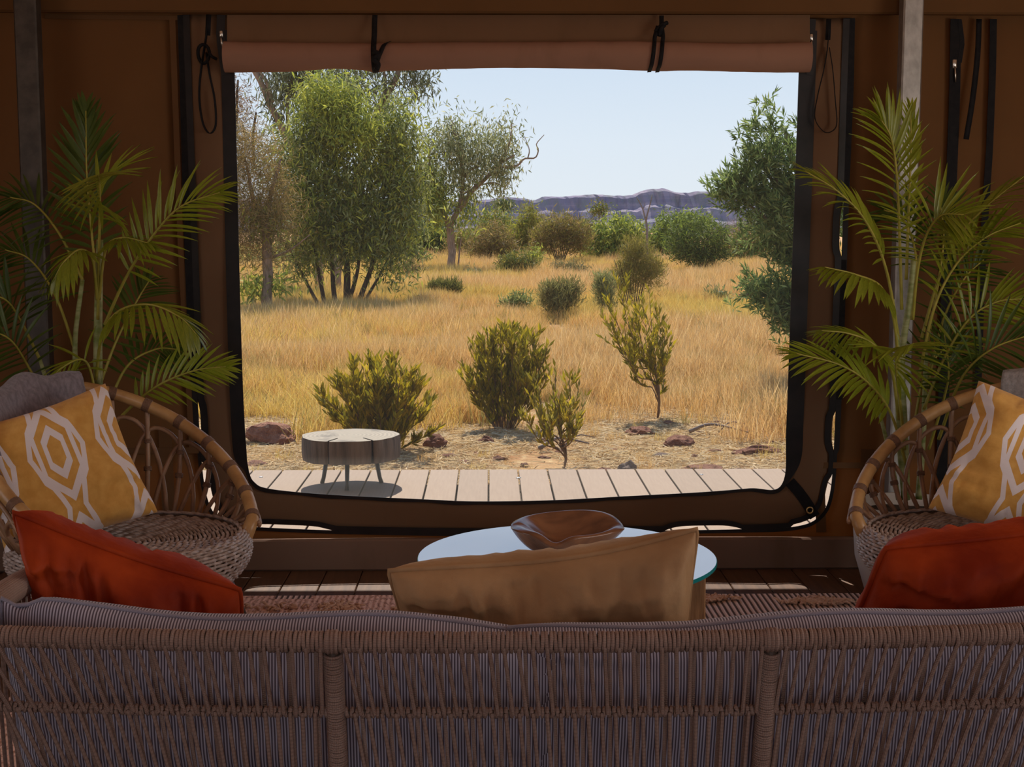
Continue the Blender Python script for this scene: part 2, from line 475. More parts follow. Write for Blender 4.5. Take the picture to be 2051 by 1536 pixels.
# outdoors
t = NT('red_sand')
v = t.coord('Object')
c = t.mix(t.ramp(t.noise(v, 0.9, 6, 0.65), 0.38, 0.62), (0.35, 0.175, 0.08), (0.46, 0.28, 0.135))
c = t.mix(t.ramp(t.noise(v, 7, 5, 0.7), 0.52, 0.66), c, (0.56, 0.40, 0.21))
c = t.mix(t.ramp(t.noise(v, 22, 4, 0.7), 0.60, 0.72), c, (0.28, 0.12, 0.06))
t.l(c, t.b.inputs['Base Color']); t.b.inputs['Roughness'].default_value = 0.95; t.b.inputs['Specular IOR Level'].default_value = 0.05
t.bump(t.noise(v, 18, 6, 0.7), 0.8, 0.03)
M['sand'] = t.m
M['rock'] = mat('red_rock', (0.25, 0.088, 0.045), (0.40, 0.185, 0.11), 0.85, scale=5, bump=0.9, bscale=14, bdist=0.03)
M['rock_grey'] = mat('grey_rock', (0.22, 0.15, 0.12), (0.38, 0.28, 0.22), 0.9, scale=5, bump=0.9, bscale=14, bdist=0.03)
M['bark'] = mat('pale_bark', (0.20, 0.13, 0.085), (0.36, 0.25, 0.17), 0.85, scale=9, stretch=(3, 3, 0.5), bump=0.5, bscale=20, bdist=0.02)
M['bark_dark'] = mat('dark_bark', (0.055, 0.038, 0.026), (0.12, 0.082, 0.056), 0.9, scale=9, stretch=(3, 3, 0.5), bump=0.5, bscale=20, bdist=0.02)
M['twig'] = mat('twig_bark', (0.14, 0.08, 0.04), (0.24, 0.14, 0.07), 0.85, scale=30)
M['leaf'] = leafm('leaf', (0.85, 0.85, 0.85), (1.0, 1.0, 1.0), 0.42, None, 3)
M['straw'] = mat('dry_grass', (0.9, 0.9, 0.9), (1, 1, 1), 0.85, scale=2, tint=True, trans=0.35, spec=0.1)
M['deadwood'] = mat('dead_wood', (0.16, 0.12, 0.10), (0.30, 0.24, 0.20), 0.9, scale=12, stretch=(1, 1, 4))
t = NT('hazy_range_rock')  # distance haze put into the rock colour as a pale purple tint
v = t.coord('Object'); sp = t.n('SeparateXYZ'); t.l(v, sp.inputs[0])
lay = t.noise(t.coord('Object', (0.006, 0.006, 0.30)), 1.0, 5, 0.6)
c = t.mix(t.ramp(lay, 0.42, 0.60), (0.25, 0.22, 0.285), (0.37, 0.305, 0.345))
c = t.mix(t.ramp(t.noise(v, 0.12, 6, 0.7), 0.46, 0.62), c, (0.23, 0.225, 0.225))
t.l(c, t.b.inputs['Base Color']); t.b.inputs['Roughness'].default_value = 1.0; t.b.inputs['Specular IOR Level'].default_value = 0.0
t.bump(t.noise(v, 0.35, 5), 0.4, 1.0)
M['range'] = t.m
M['stump'] = mat('weathered_log', (0.07, 0.055, 0.042), (0.19, 0.145, 0.11), 0.8, scale=5, stretch=(5, 5, 0.6), bump=0.5, bscale=30, bdist=0.01)
t = NT('log_end_grain')
v = t.coord('Object')
w = t.n('TexWave', wave_type='RINGS', rings_direction='Z'); w.inputs['Scale'].default_value = 14; w.inputs['Distortion'].default_value = 3
t.l(v, w.inputs['Vector'])
c = t.mix(w.outputs[1], (0.22, 0.18, 0.125), (0.30, 0.25, 0.18))
c = t.mix(t.ramp(t.noise(v, 6, 5), 0.5, 0.62), c, (0.12, 0.095, 0.065))
c = t.mix(t.ramp(t.noise(v, 5.3, 1), 0.72, 0.76), c, (0.75, 0.7, 0.62))
t.l(c, t.b.inputs['Base Color']); t.b.inputs['Roughness'].default_value = 0.75
M['stump_top'] = t.m
M['crack'] = mat('dark_split', (0.012, 0.009, 0.007), rough=1.0)

# ================================================================== THE TENT SHELL
YW = 5.54            # window wall
XL, XR, YB = -3.3, 3.4, -2.5

fl = tag(MB().box((0.05, 1.52, -0.06), (6.8, 8.1, 0.08)).build('floor', M['frame'], smooth=False), kind='structure')
fl['label'] = 'dark brown timber plank floor of the tent'
pl_me = MB().box((0, 0, 0), (0.143, 8.02, 0.022), bev=0.003).mesh('floor_plank', False)
x = XL + 0.08; k = 0
while x < XR:
    o = link('floor_plank', pl_me, M['floor'], fl); o.location = (x, 1.51, -0.011); x += 0.146

def polar(poly, c, angs):
    """points of a closed star-shaped polygon at the given angles around c (pixels)"""
    out = []
    n = len(poly)
    for a in angs:
        dx, dy = math.cos(a), math.sin(a)
        best = None
        for i in range(n):
            x1, y1 = poly[i][0] - c[0], poly[i][1] - c[1]
            x2, y2 = poly[(i + 1) % n][0] - c[0], poly[(i + 1) % n][1] - c[1]
            ex, ey = x2 - x1, y2 - y1
            den = dx * ey - dy * ex
            if abs(den) < 1e-9: continue
            tt = (x1 * ey - y1 * ex) / den
            uu = (x1 * dy - y1 * dx) / den
            if tt > 0 and -1e-6 <= uu <= 1 + 1e-6 and (best is None or tt > best): best = tt
        out.append((c[0] + dx * best, c[1] + dy * best))
    return out

ZIP = [(366, 30), (376, 300), (386, 560), (394, 760), (402, 900), (412, 985), (432, 1032), (470, 1051), (520, 1056), (700, 1063), (1000, 1067), (1300, 1063),
       (1480, 1060), (1590, 1055), (1640, 1035), (1663, 985), (1672, 860), (1680, 650), (1688, 450), (1696, 200), (1702, 38)]
INN = [(470, 60), (470, 140), (474, 300), (480, 560), (486, 760), (492, 880), (499, 945), (512, 968), (535, 978), (600, 986), (700, 993), (850, 1000), (950, 1004), (1100, 1002),
       (1250, 994), (1400, 986), (1500, 978), (1566, 970), (1575, 850), (1584, 600), (1593, 350), (1600, 140), (1603, 60)]
CEN = (1030, 560)
def dens(path, n):
    pts = [Vector((p[0], p[1], 0)) for p in path]
    L = [0]
    for i in range(1, len(pts)): L.append(L[-1] + (pts[i] - pts[i - 1]).length)
    out = []; k = 0
    for i in range(n):
        s = L[-1] * i / (n - 1)
        while k < len(L) - 2 and L[k + 1] < s: k += 1
        f = (s - L[k]) / max(1e-9, L[k + 1] - L[k])
        q = pts[k].lerp(pts[k + 1], f); out.append((q.x, q.y))
    return out
zipd = spline([(p[0], p[1], 0) for p in ZIP], 260); zipd = [(p.x, p.y) for p in zipd]
# places where the zip stands open and daylight shows through: (x0,y0,x1,y1,gap)
GAPS = [(385, 800, 410, 905, 5), (398, 925, 475, 1056, 13), (495, 1045, 660, 1075, 9), (1335, 1045, 1482, 1075, 10), (1585, 950, 1690, 1062, 11), (1662, 820, 1690, 900, 7), (1674, 405, 1694, 515, 7)]
def gap(p):
    for g in GAPS:
        if g[0] <= p[0] <= g[2] and g[1] <= p[1] <= g[3]:
            vertical = (g[3] - g[1]) > (g[2] - g[0]) or 'c' in g
            cx, cy = (g[0] + g[2]) / 2, (g[1] + g[3]) / 2
            u = abs(p[1] - cy) / (g[3] - g[1]) * 2 if (g[3] - g[1]) > (g[2] - g[0]) else abs(p[0] - cx) / (g[2] - g[0]) * 2
            return g[4] * max(0, 1 - u ** 4) ** 0.6
    return 0.0
def inward(p, d):
    v = Vector((CEN[0] - p[0], CEN[1] - p[1], 0)); v.normalize()
    # mostly perpendicular to the path: pick axis by side
    return (p[0] + v.x * d, p[1] + v.y * d)
def normals(path):
    out = []
    for i in range(len(path)):
        a = path[max(0, i - 2)]; b = path[min(len(path) - 1, i + 2)]
        tx, ty = b[0] - a[0], b[1] - a[1]; l = math.hypot(tx, ty) or 1
        n = (ty / l, -tx / l)
        if n[0] * (CEN[0] - path[i][0]) + n[1] * (CEN[1] - path[i][1]) < 0: n = (-n[0], -n[1])
        out.append(n)
    return out
zn = normals(zipd)
panel_edge = [(p[0] + n[0] * gap(p), p[1] + n[1] * gap(p)) for p, n in zip(zipd, zn)]
def wavy(x, z):
    return 0.010 * math.sin(x * 2.1 + z * 1.3) + 0.006 * nz(x * 1.5, z * 1.2, 3.0)
def onwall(px, py, dy=0.0):
    p = P(px, py, YW + dy)
    return p
# --- canvas wall with the window opening: ring between the zip path and the outer rectangle
o_bl, o_br, o_tr, o_tl = [(XL, -0.02), (XR, -0.02), (XR, 2.62), (XL, 2.62)]
hole = [(P(*p, YW).x, P(*p, YW).z) for p in zipd]
cw = (P(*CEN, YW).x, P(*CEN, YW).z)
rect = [o_bl, o_br, o_tr, o_tl]
angs = sorted(set([2 * PI * i / 400 for i in range(400)] + [math.atan2(q[1] - cw[1], q[0] - cw[0]) % (2 * PI) for q in rect + [hole[0], hole[-1]]]))
hp = polar(hole, cw, angs); rp = polar(rect, cw, angs)
nA = len(angs); NR = 6
vs, fs = [], []
for i in range(nA):
    for j in range(NR + 1):
        f = j / NR
        xx = hp[i][0] * (1 - f) + rp[i][0] * f; zz = hp[i][1] * (1 - f) + rp[i][1] * f
        vs.append((xx, YW + wavy(xx, zz) * min(1, f * 3), zz))
for i in range(nA):
    i2 = (i + 1) % nA
    for j in range(NR):
        fs.append((i * (NR + 1) + j, i2 * (NR + 1) + j, i2 * (NR + 1) + j + 1, i * (NR + 1) + j + 1))
wall = tag(MB().add(vs, fs).build('wall_front', M['canvas']), 'brown canvas tent wall around the big screened window', kind='structure')
wall_mod = wall.modifiers.new('thick', 'SOLIDIFY'); wall_mod.thickness = 0.003
def ribbon(path, w, Y, name, mat_, parent=None, thick=0.002, ends=None):
    """a flat strip along a pixel path at wall depth Y; w = width in pixels (number or list)"""
    n = len(path)
    nr = normals(path)
    ww = w if isinstance(w, list) else [w] * n
    vs, fs = [], []
    for i, (p, q) in enumerate(zip(path, nr)):
        a = P(p[0] - q[0] * ww[i] / 2, p[1] - q[1] * ww[i] / 2, Y); b = P(p[0] + q[0] * ww[i] / 2, p[1] + q[1] * ww[i] / 2, Y)
        vs += [a, b, b + Vector((0, thick, 0)), a + Vector((0, thick, 0))]
    for i in range(n - 1):
        for k in range(4):
            fs.append((i * 4 + k, i * 4 + (k + 1) % 4, i * 4 + 4 + (k + 1) % 4, i * 4 + 4 + k))
    fs += [(3, 2, 1, 0), tuple((n - 1) * 4 + k for k in range(4))]
    return MB().add(vs, fs).build(name, mat_, parent, smooth=False)
def off(path, nr, d):
    return [(p[0] + q[0] * (d[i] if isinstance(d, list) else d), p[1] + q[1] * (d[i] if isinstance(d, list) else d)) for i, (p, q) in enumerate(zip(path, nr))]
# outer zip: one tape sewn to the wall, one to the window panel
wt = [11 if p[1] < 900 else 7 for p in zipd]
ribbon(off(zipd, zn, [-a / 2 for a in wt]), wt, YW - 0.020, 'zip_tape', M['rubber'], wall)
# --- window panel
win = empty('window_1', P(1030, 1050, YW)); tag(win, 'screened tent window framed by a brown canvas panel', kind='structure')
wl = win.location
angs2 = sorted(set([2 * PI * i / 420 for i in range(420)]))
pe = [(P(*p, YW).x, P(*p, YW).z) for p in panel_edge]
ie = [(P(p.x, p.y, YW).x, P(p.x, p.y, YW).z) for p in spline([(a, b, 0) for a, b in INN], 240)]
pp = polar(pe, cw, angs2); ip = polar(ie, cw, angs2)
vs, fs = [], []
for i in range(len(angs2)):
    for j in range(5):
        f = j / 4
        xx = ip[i][0] * (1 - f) + pp[i][0] * f; zz = ip[i][1] * (1 - f) + pp[i][1] * f
        vs.append(Vector((xx, YW - 0.006 - 0.010 * math.sin(f * PI) * (1 + math.sin(xx * 5 + zz * 4)), zz)) - wl)
for i in range(len(angs2)):
    i2 = (i + 1) % len(angs2)
    for j in range(4):
        fs.append((i * 5 + j, i2 * 5 + j, i2 * 5 + j + 1, i * 5 + j + 1))
pn = MB().add(vs, fs).build('canvas_panel', M['canvas_panel'], win)
md = pn.modifiers.new('thick', 'SOLIDIFY'); md.thickness = 0.004
# mesh pane
MB().add([Vector((p[0], YW + 0.006, p[1])) - wl for p in [(a[0] + (a[0] - cw[0]) * 0.01, a[1] + (a[1] - cw[1]) * 0.01) for a in ip]], [tuple(range(len(ip)))]).build('mesh_pane', M['mesh'], win, smooth=False)
def sub(o, par):
    o.parent = par; o.location = o.location - par.location; return o
pz = off(zipd, zn, [gap(p) for p in zipd])
pw = [13 if p[1] < 900 else 9 for p in zipd]
sub(ribbon(off(pz, zn, [a / 2 for a in pw]), pw, YW - 0.024, 'zip_tape', M['rubber']), win)
ind = [(p.x, p.y) for p in spline([(a, b, 0) for a, b in INN], 240)]
inn_n = normals(ind)
iw = []
for p in ind:
    iw.append(27 if p[0] < 700 and p[1] < 930 else (34 if p[0] > 1400 and p[1] < 940 else 7 + 1.6 * math.sin(p[0] * 0.05)))
for _ in range(6):
    iw = [(iw[max(0, i - 1)] + iw[i] + iw[min(len(iw) - 1, i + 1)]) / 3 for i in range(len(iw))]
sub(ribbon(off(ind, inn_n, [-a / 2 for a in iw]), iw, YW - 0.026, 'mesh_edging', M['rubber']), win)
# reinforcing corner strap with a brass eyelet
sub(ribbon(dens([(1582, 965), (1600, 985), (1618, 1010), (1632, 1035)], 8), 22, YW - 0.030, 'corner_strap', M['webbing']), win)
ey = P(1622, 1022, YW - 0.036)
MB().tube([ey + Vector((math.cos(a) * 0.0125, 0, math.sin(a) * 0.0125)) for a in [2 * PI * i / 20 for i in range(20)]], 0.004, 6, closed=True).build('eyelet', M['brass'], win).location = -wl
# zip sliders
def slider(px, py, Y, parent, s=1.0):
    p = P(px, py, Y)
    m = MB().box(p, (0.016 * s, 0.008, 0.03 * s), bev=0.003)
    m.tube([p + Vector((0, -0.006, -0.01)), p + Vector((0.002, -0.008, -0.035 * s)), p + Vector((0.004, -0.006, -0.06 * s))], [0.003, 0.0045, 0.003], 6)
    o = m.build('zip_slider', M['zip_metal'], parent)
    if parent and parent.type == 'EMPTY': o.location = -parent.location
    return o
slider(443, 68, YW - 0.034, win, 0.9)
slider(1625, 75, YW - 0.034, win, 1.0)
slider(1912, 128, YW - 0.022, wall, 1.2)
# upper part of the inner edging seen beside the rolled blind
sub(ribbon(dens([(443, 30), (441, 70), (446, 110), (452, 150)], 8), 17, YW - 0.031, 'zip_tape', M['rubber']), win)
sub(ribbon(dens([(1627, 38), (1624, 80), (1628, 110), (1622, 150)], 8), 15, YW - 0.031, 'zip_tape', M['rubber']), win)
# outer left zip band broad at the top
ribbon(dens([(368, 30), (372, 200), (378, 420), (386, 640), (394, 780)], 20), 23, YW - 0.023, 'zip_flap', M['webbing'], wall)
ribbon(dens([(1701, 36), (1699, 160), (1692, 330), (1688, 400)], 20), 23, YW - 0.023, 'zip_flap', M['webbing'], wall)
ribbon(dens([(1686, 520), (1681, 700), (1678, 800)], 12), 19, YW - 0.023, 'zip_flap', M['webbing'], wall)
# next screen's zips on the right part of the wall
ribbon(dens([(1915, 38), (1912, 200), (1905, 380), (1897, 520), (1890, 800), (1884, 1040)], 24), 22, YW - 0.023, 'zip_tape', M['webbing'], wall)
ribbon(dens([(1990, 38), (1988, 150), (1982, 300), (1974, 420), (1966, 560), (1958, 800), (1950, 1040)], 24), 14, YW - 0.023, 'zip_tape', M['webbing'], wall)
ribbon(dens([(1922, 40), (1928, 85), (1922, 125)], 8), 9, YW - 0.024, 'zip_flap', M['webbing'], wall)
# sewn seams: doubled canvas bands low on the wall
for a, b, w in (((1575, 932), (1760, 932), 12), ((1738, 900), (1730, 1066), 26), ((1640, 905), (1645, 1066), 20), ((100, 905), (398, 902), 12), ((330, 860), (340, 1066), 26)):
    ribbon(dens([a, b], 6), w, YW - (0.019 if a[1] != b[1] and abs(a[0] - b[0]) < 30 else 0.0215), 'seam', M['canvas_seam'], wall, thick=0.0015)
ribbon(dens([(90, 33), (360, 36)], 6), 9, YW - 0.019, 'seam', M['canvas_seam'], wall)
ribbon(dens([(345, 40), (362, 500), (385, 900)], 10), 12, YW - 0.019, 'seam', M['canvas_seam'], wall)
# valance across the top of the wall
vz0, vz1 = P(1000, 31, YW).z, 2.66
tag(MB().box(((XL + XR) / 2, YW - 0.045, (vz0 + vz1) / 2), (XR - XL, 0.035, vz1 - vz0), bev=0.008).build('trim_1', M['canvas'], smooth=False), 'orange brown canvas valance above the window', kind='structure')
# skirting
tag(MB().box(((XL + XR) / 2, YW - 0.03, 0.066), (XR - XL, 0.035, 0.132), bev=0.008).build('baseboard_front', M['skirt'], smooth=False), 'low canvas covered skirting below the window wall', kind='structure')
# side walls, back wall with an open entrance, roof
def quadwall(name, pts, mat_, label, thick=0.004):
    o = tag(MB().add(pts, [tuple(range(len(pts)))]).build(name, mat_, smooth=False), label, kind='structure')
    m = o.modifiers.new('thick', 'SOLIDIFY'); m.thickness = thick
    return o
RY, RZ = 1.4, 3.55
def side(name, x, label):
    y0, y1, z0, z1 = 1.6, 3.4, 0.75, 1.95       # unseen opening, placed to let the added side lamp in
    pts = [(x, YB, 0), (x, y0, 0), (x, y1, 0), (x, YW, 0), (x, YB, z0), (x, y0, z0), (x, y1, z0), (x, YW, z0),
           (x, YB, z1), (x, y0, z1), (x, y1, z1), (x, YW, z1), (x, YB, 2.55), (x, y0, 3.50), (x, y1, 3.10), (x, YW, 2.62), (x, RY, RZ)]
    fs = [(0, 1, 5, 4), (1, 2, 6, 5), (2, 3, 7, 6), (4, 5, 9, 8), (6, 7, 11, 10), (8, 9, 13, 16, 12), (9, 10, 14, 13), (10, 11, 15, 14)]
    o = tag(MB().add(pts, fs).build(name, M['canvas'], smooth=False), label, kind='structure')
side('wall_left', XL, 'brown canvas side wall on the left of the tent')
side('wall_right', XR, 'brown canvas side wall on the right of the tent')
ex0, ex1, ez = -1.0, 2.2, 2.25
pts = [(XL, YB, 0), (ex0, YB, 0), (ex1, YB, 0), (XR, YB, 0), (XL, YB, ez), (ex0, YB, ez), (ex1, YB, ez), (XR, YB, ez), (XL, YB, 2.6), (ex0, YB, 2.6), (ex1, YB, 2.6), (XR, YB, 2.6)]
tag(MB().add(pts, [(0, 1, 5, 4), (2, 3, 7, 6), (4, 5, 9, 8), (5, 6, 10, 9), (6, 7, 11, 10)]).build('wall_back', M['canvas'], smooth=False), 'brown canvas back wall with the open entrance', kind='structure')
EY, EZ = 6.99, 2.30
slope = lambda y: EZ + (RZ - EZ) * (EY - y) / (EY - RY)
quadwall('ceiling', [(XL - 0.6, EY, EZ), (XR + 0.6, EY, EZ), (XR + 0.6, RY, RZ), (XL - 0.6, RY, RZ)], M['canvas_roof'], 'sloping canvas roof carried out as a verandah fly')
quadwall('ceiling_rear', [(XL - 0.6, RY, RZ), (XR + 0.6, RY, RZ), (XR + 0.6, YB - 0.8, 2.35), (XL - 0.6, YB - 0.8, 2.35)], M['canvas_roof'], 'rear slope of the canvas roof')

# --- rolled-up blind
bl = empty('rolled_blind', P(1030, 140, YW - 0.07), 'brown canvas blind rolled up tight above the screened window', 'blind')
b0 = bl.location
zt = P(1030, 31, YW - 0.06).z
m = MB()
def hang(u, v):
    px = 455 + (1622 - 455) * u
    a = P(px, 30 + 70 * v, YW - 0.034 - 0.02 * v)
    return a - b0
m.grid(hang, 30, 4)
m.build('hanging_cloth', M['canvas_panel'], bl)
def rollr(u):
    px = 450 + (1622 - 450) * u
    top = 84 + 4 * math.sin(u * 9) + 6 * math.exp(-((px - 1020) / 160) ** 2)
    bot = 139 + 4 * math.sin(u * 7 + 1) - 5 * math.exp(-((px - 670) / 60) ** 2) + 4 * math.exp(-((px - 752) / 14) ** 2) + 3 * math.exp(-((px - 1310) / 60) ** 2)
    return px, top, bot
def roll(u, v):
    px, tp, bt = rollr(u)
    c = P(px, (tp + bt) / 2, YW - 0.085); rr = (bt - tp) / 2 * S(YW)
    a = 2 * PI * v
    rr2 = rr * (1 + 0.03 * math.sin(3 * a + u * 20) + 0.04 * nz(u * 30, v * 4))
    return c + Vector((0, math.cos(a) * rr * 0.95, math.sin(a) * rr2)) - b0
m = MB().grid(roll, 90, 20, cv=True)
for uu in (0, 1):
    m.add([roll(uu, k / 20) for k in range(20)], [tuple(range(20))])
m.build('roll', M['canvas_blind'], bl)
def world_ribbon(pts, w, axis, name, mat_, parent, thick=0.002):
    """strap through world points, width along axis"""
    axis = Vector(axis).normalized()
    pts = [Vector(p) for p in pts]
    vs, fs = [], []
    n = len(pts)
    for i, p in enumerate(pts):
        t_ = (pts[min(i + 1, n - 1)] - pts[max(0, i - 1)]).normalized()
        s_ = (axis - t_ * axis.dot(t_)).normalized() * w / 2
        q = t_.cross(s_).normalized() * thick / 2
        vs += [p - s_ - q, p + s_ - q, p + s_ + q, p - s_ + q]
    for i in range(n - 1):
        for k in range(4):
            fs.append((i * 4 + k, i * 4 + (k + 1) % 4, i * 4 + 4 + (k + 1) % 4, i * 4 + 4 + k))
    fs += [(3, 2, 1, 0), tuple((n - 1) * 4 + k for k in range(4))]
    return MB().add(vs, fs).build(name, mat_, parent, smooth=True)
def roll_pt(px, ang, extra=0.004):
    u = (px - 450) / (1622 - 450)
    q, tp, bt = rollr(u)
    c = P(px, (tp + bt) / 2, YW - 0.085); rr = (bt - tp) / 2 * S(YW) + extra
    return c + Vector((0, math.cos(ang) * rr, math.sin(ang) * rr))
# strap tying the roll on the left: hangs from the seam and goes round the roll with a knot
st = empty('blind_tie', P(752, 30, YW - 0.06), 'black webbing tie knotted round the rolled blind near the eucalyptus clump', 'strap')
o0 = st.location
a = [P(751, 30, YW - 0.06), P(750, 48, YW - 0.07), P(750, 62, YW - 0.09)] + [roll_pt(750 + k * 0.5, t_) for k, t_ in enumerate([1.9, 2.5, 3.14, 3.8, 4.5])]
world_ribbon([p - o0 for p in spline(a, 24)], 0.021, (1, 0, 0), 'strap', M['webbing'], st)
a = [roll_pt(780, 1.5), roll_pt(772, 2.3), roll_pt(764, 3.0), roll_pt(757, 3.6), roll_pt(755, 4.4)]
world_ribbon([p - o0 for p in spline(a, 20)], 0.017, (1, 0, 0.3), 'strap', M['webbing'], st)
m = MB()
kp = roll_pt(756, 3.2, 0.014)
m.tube(spline([kp + Vector((-0.012, 0, 0.02)), kp + Vector((0.012, -0.008, 0.006)), kp + Vector((-0.008, -0.008, -0.008)), kp + Vector((0.008, 0, -0.03)), kp + Vector((0.002, 0.004, -0.05))], 20), 0.010, 7)
o = m.build('knot', M['webbing'], st); o.location = -o0
st = empty('blind_tie', P(1322, 30, YW - 0.06), 'doubled black webbing tie looped round the rolled blind under open sky', 'strap')
o0 = st.location
a = [P(1325, 31, YW - 0.06), P(1325, 60, YW - 0.07)]
world_ribbon([p - o0 for p in a], 0.018, (1, 0, 0), 'strap', M['webbing'], st)
for dx, sx in ((0, 0), (16, 5)):
    a = [P(1318 + sx * 1.4, 52, YW - 0.075), P(1312 + dx, 72, YW - 0.10)] + [roll_pt(1309 + dx - k * 2.2, t_) for k, t_ in enumerate([2.0, 2.6, 3.2, 3.8, 4.6])]
    world_ribbon([p - o0 for p in spline(a, 26)], 0.016, (1, 0, 0.2), 'strap', M['webbing'], st)
m = MB()
kp = P(1324, 57, YW - 0.085)
m.tube(spline([kp + Vector((-0.022, 0, -0.012)), kp + Vector((0.0, -0.01, 0.01)), kp + Vector((0.024, 0, 0.022))], 10), [0.008] * 10, 7)
m.tube(spline([kp + Vector((0.012, 0, 0.012)), kp + Vector((0.0, -0.016, 0.0)), kp + Vector((-0.006, -0.004, -0.03))], 10), [0.009] * 10, 7)
o = m.build('knot', M['webbing'], st); o.location = -o0
# hanging loops either side
def loop(name, pts, w, label, knot=None):
    o0 = P(pts[0][0], pts[0][1], YW - 0.04)
    st = empty(name, o0, label, 'strap')
    q = [P(a, b, YW - 0.04 - (c if c else 0)) - o0 for a, b, c in pts]
    world_ribbon(spline(q, 60), w, (0.35, 1, 0), 'webbing', M['webbing'], st, 0.003)
    world_ribbon([P(pts[0][0], pts[0][1] - 2, YW - 0.045) - o0, P(pts[0][0] - 2, pts[0][1] + 40, YW - 0.045) - o0], 0.020, (1, 0, 0), 'tab', M['webbing'], st)
    if knot:
        k = P(knot[0], knot[1], YW - 0.055) - o0
        m = MB().tube([k + Vector((math.cos(a) * 0.022, 0.006 * math.sin(2 * a), math.sin(a) * 0.036)) for a in [2 * PI * i / 18 for i in range(18)]], 0.007, 6, closed=True)
        m.tube([k + Vector((0.02, 0, 0.005)), k + Vector((0.035, -0.01, -0.012)), k + Vector((0.05, 0, -0.02))], 0.006, 6)
        m.build('knot', M['webbing'], st)
    return st
loop('strap_loop', [(418, 31, 0), (412, 80, .01), (404, 130, .02), (399, 190, .02), (406, 245, .02), (420, 267, .02), (432, 250, .02), (430, 200, .02), (420, 150, .02), (413, 105, .015)], 0.012,
     'knotted black webbing loop hanging beside the eucalyptus side of the window', (408, 108))
loop('strap_loop', [(1660, 40, 0), (1658, 90, .01), (1650, 140, .02), (1638, 190, .02), (1632, 235, .02), (1648, 262, .02), (1664, 264, .02), (1676, 248, .02), (1673, 200, .02), (1668, 140, .02), (1661, 95, .012)], 0.012,
     'plain black webbing loop hanging beside the right edge of the screened window')
o0 = P(1958, 38, YW - 0.03)
st = empty('hanging_strap', o0, 'loose black webbing strap hanging straight between two zips', 'strap')
world_ribbon([p - o0 for p in spline([P(1961, 38, YW - 0.03), P(1958, 110, YW - 0.04), P(1948, 200, YW - 0.05), P(1935, 279, YW - 0.05)], 20)], 0.022, (1, 0, 0), 'webbing', M['webbing'], st)

# --- steel poles
def pole(pxa, pxb, w, d, Y, label, pm='galv'):
    z1 = 2.6
    a = P(pxa, 0, Y); b = P(pxb, 780, Y)
    x = (a.x + b.x) / 2
    r = empty('tent_pole', (x, Y, 0), label, 'pole', 'tent poles')
    MB().box((0, 0, z1 / 2), (w, d, z1), bev=0.006).build('post', M[pm], r, smooth=False)
    MB().box((0, 0, 0.004), (w * 1.9, d * 1.7, 0.008), bev=0.002).build('base_plate', M['galv'], r, smooth=False)
    for sx in (-1, 1):
        MB().tube([(sx * w * 0.72, 0, 0.006), (sx * w * 0.72, 0, 0.022)], 0.009, 6).build('bolt', M['galv'], r)
    return r
pole(1821, 1806, 0.078, 0.07, 5.40, 'galvanised square steel tent pole behind the palm in the pale pot')
pole(52, 86, 0.085, 0.07, 5.38, 'steel tent pole in a shaded colour behind the left palm beside the canvas corner', 'shaded_steel')

# --- deck outside
dk = tag(MB().box((0.1, 6.70, -0.11), (7.4, 2.22, 0.06)).build('deck', M['bark_dark'], smooth=False), 'timber verandah deck in full sun', kind='structure')
bd = MB().box((0, 0, 0), (0.161, 2.27, 0.026), bev=0.002).mesh('deck_board', False)
dy1 = G(1030, 940, -0.01).y
x = G(567.5, 940.6, -0.01).x + 0.085
while x > -3.4: x -= 0.1705
while x < 3.6:
    o = link('deck_board', bd, M['deck'], dk); o.location = (x, dy1 - 1.135, -0.023)
    x += 0.1705
for px, py in ((523, 955), (1037, 957), (1040, 956), (1405, 950)):
    g = G(px, py, -0.008)
    MB().tube([g - Vector((0, 0, 0.003)), g + Vector((0, 0, 0.001))], 0.011, 10).build('screw_head', M['zip_metal'], dk)
DECK_END = dy1
# ================================================================== FURNITURE
# --- rope sofa seen from behind
SXL, SXR = P(-100, 1255, 2.17).x, P(2290, 1250, 2.17).x
SMID = (SXL + SXR) / 2
ZR, YR = 0.722, 2.17
def rail_pt(x):
    u = (x - SMID) / ((SXR - SXL) / 2)
    return Vector((x, YR + 0.035 * u * u, ZR + 0.006 * u * u))
def back_pt(x, z):
    p = rail_pt(x)
    return Vector((x, p.y + (ZR - z) * 0.26, z + (p.z - ZR)))
sofa = empty('rope_sofa', (SMID, 2.6, 0), 'wide brown rope backed sofa with pinstripe cushions facing the window', 'sofa')
s0 = sofa.location
def sb(m, name, mt, par=sofa, smooth=True):
    o = m.build(name, mt, par, smooth); o.location = -s0
    return o
ZM, ZL = 0.592, 0.30
XP1, XP2 = back_pt(P(668, 1290, 2.19).x, 0.70).x, back_pt(P(1541, 1290, 2.19).x, 0.70).x
xs = [SXL + (SXR - SXL) * i / 40 for i in range(41)]
sb(MB().tube([rail_pt(x) for x in xs], 0.0125, 10), 'top_rail', M['frame'])
sb(MB().tube([back_pt(x, ZM) for x in xs], 0.005, 8), 'middle_rail', M['frame'])
sb(MB().tube([back_pt(x, ZL) for x in xs], 0.012, 8), 'bottom_rail', M['frame'])
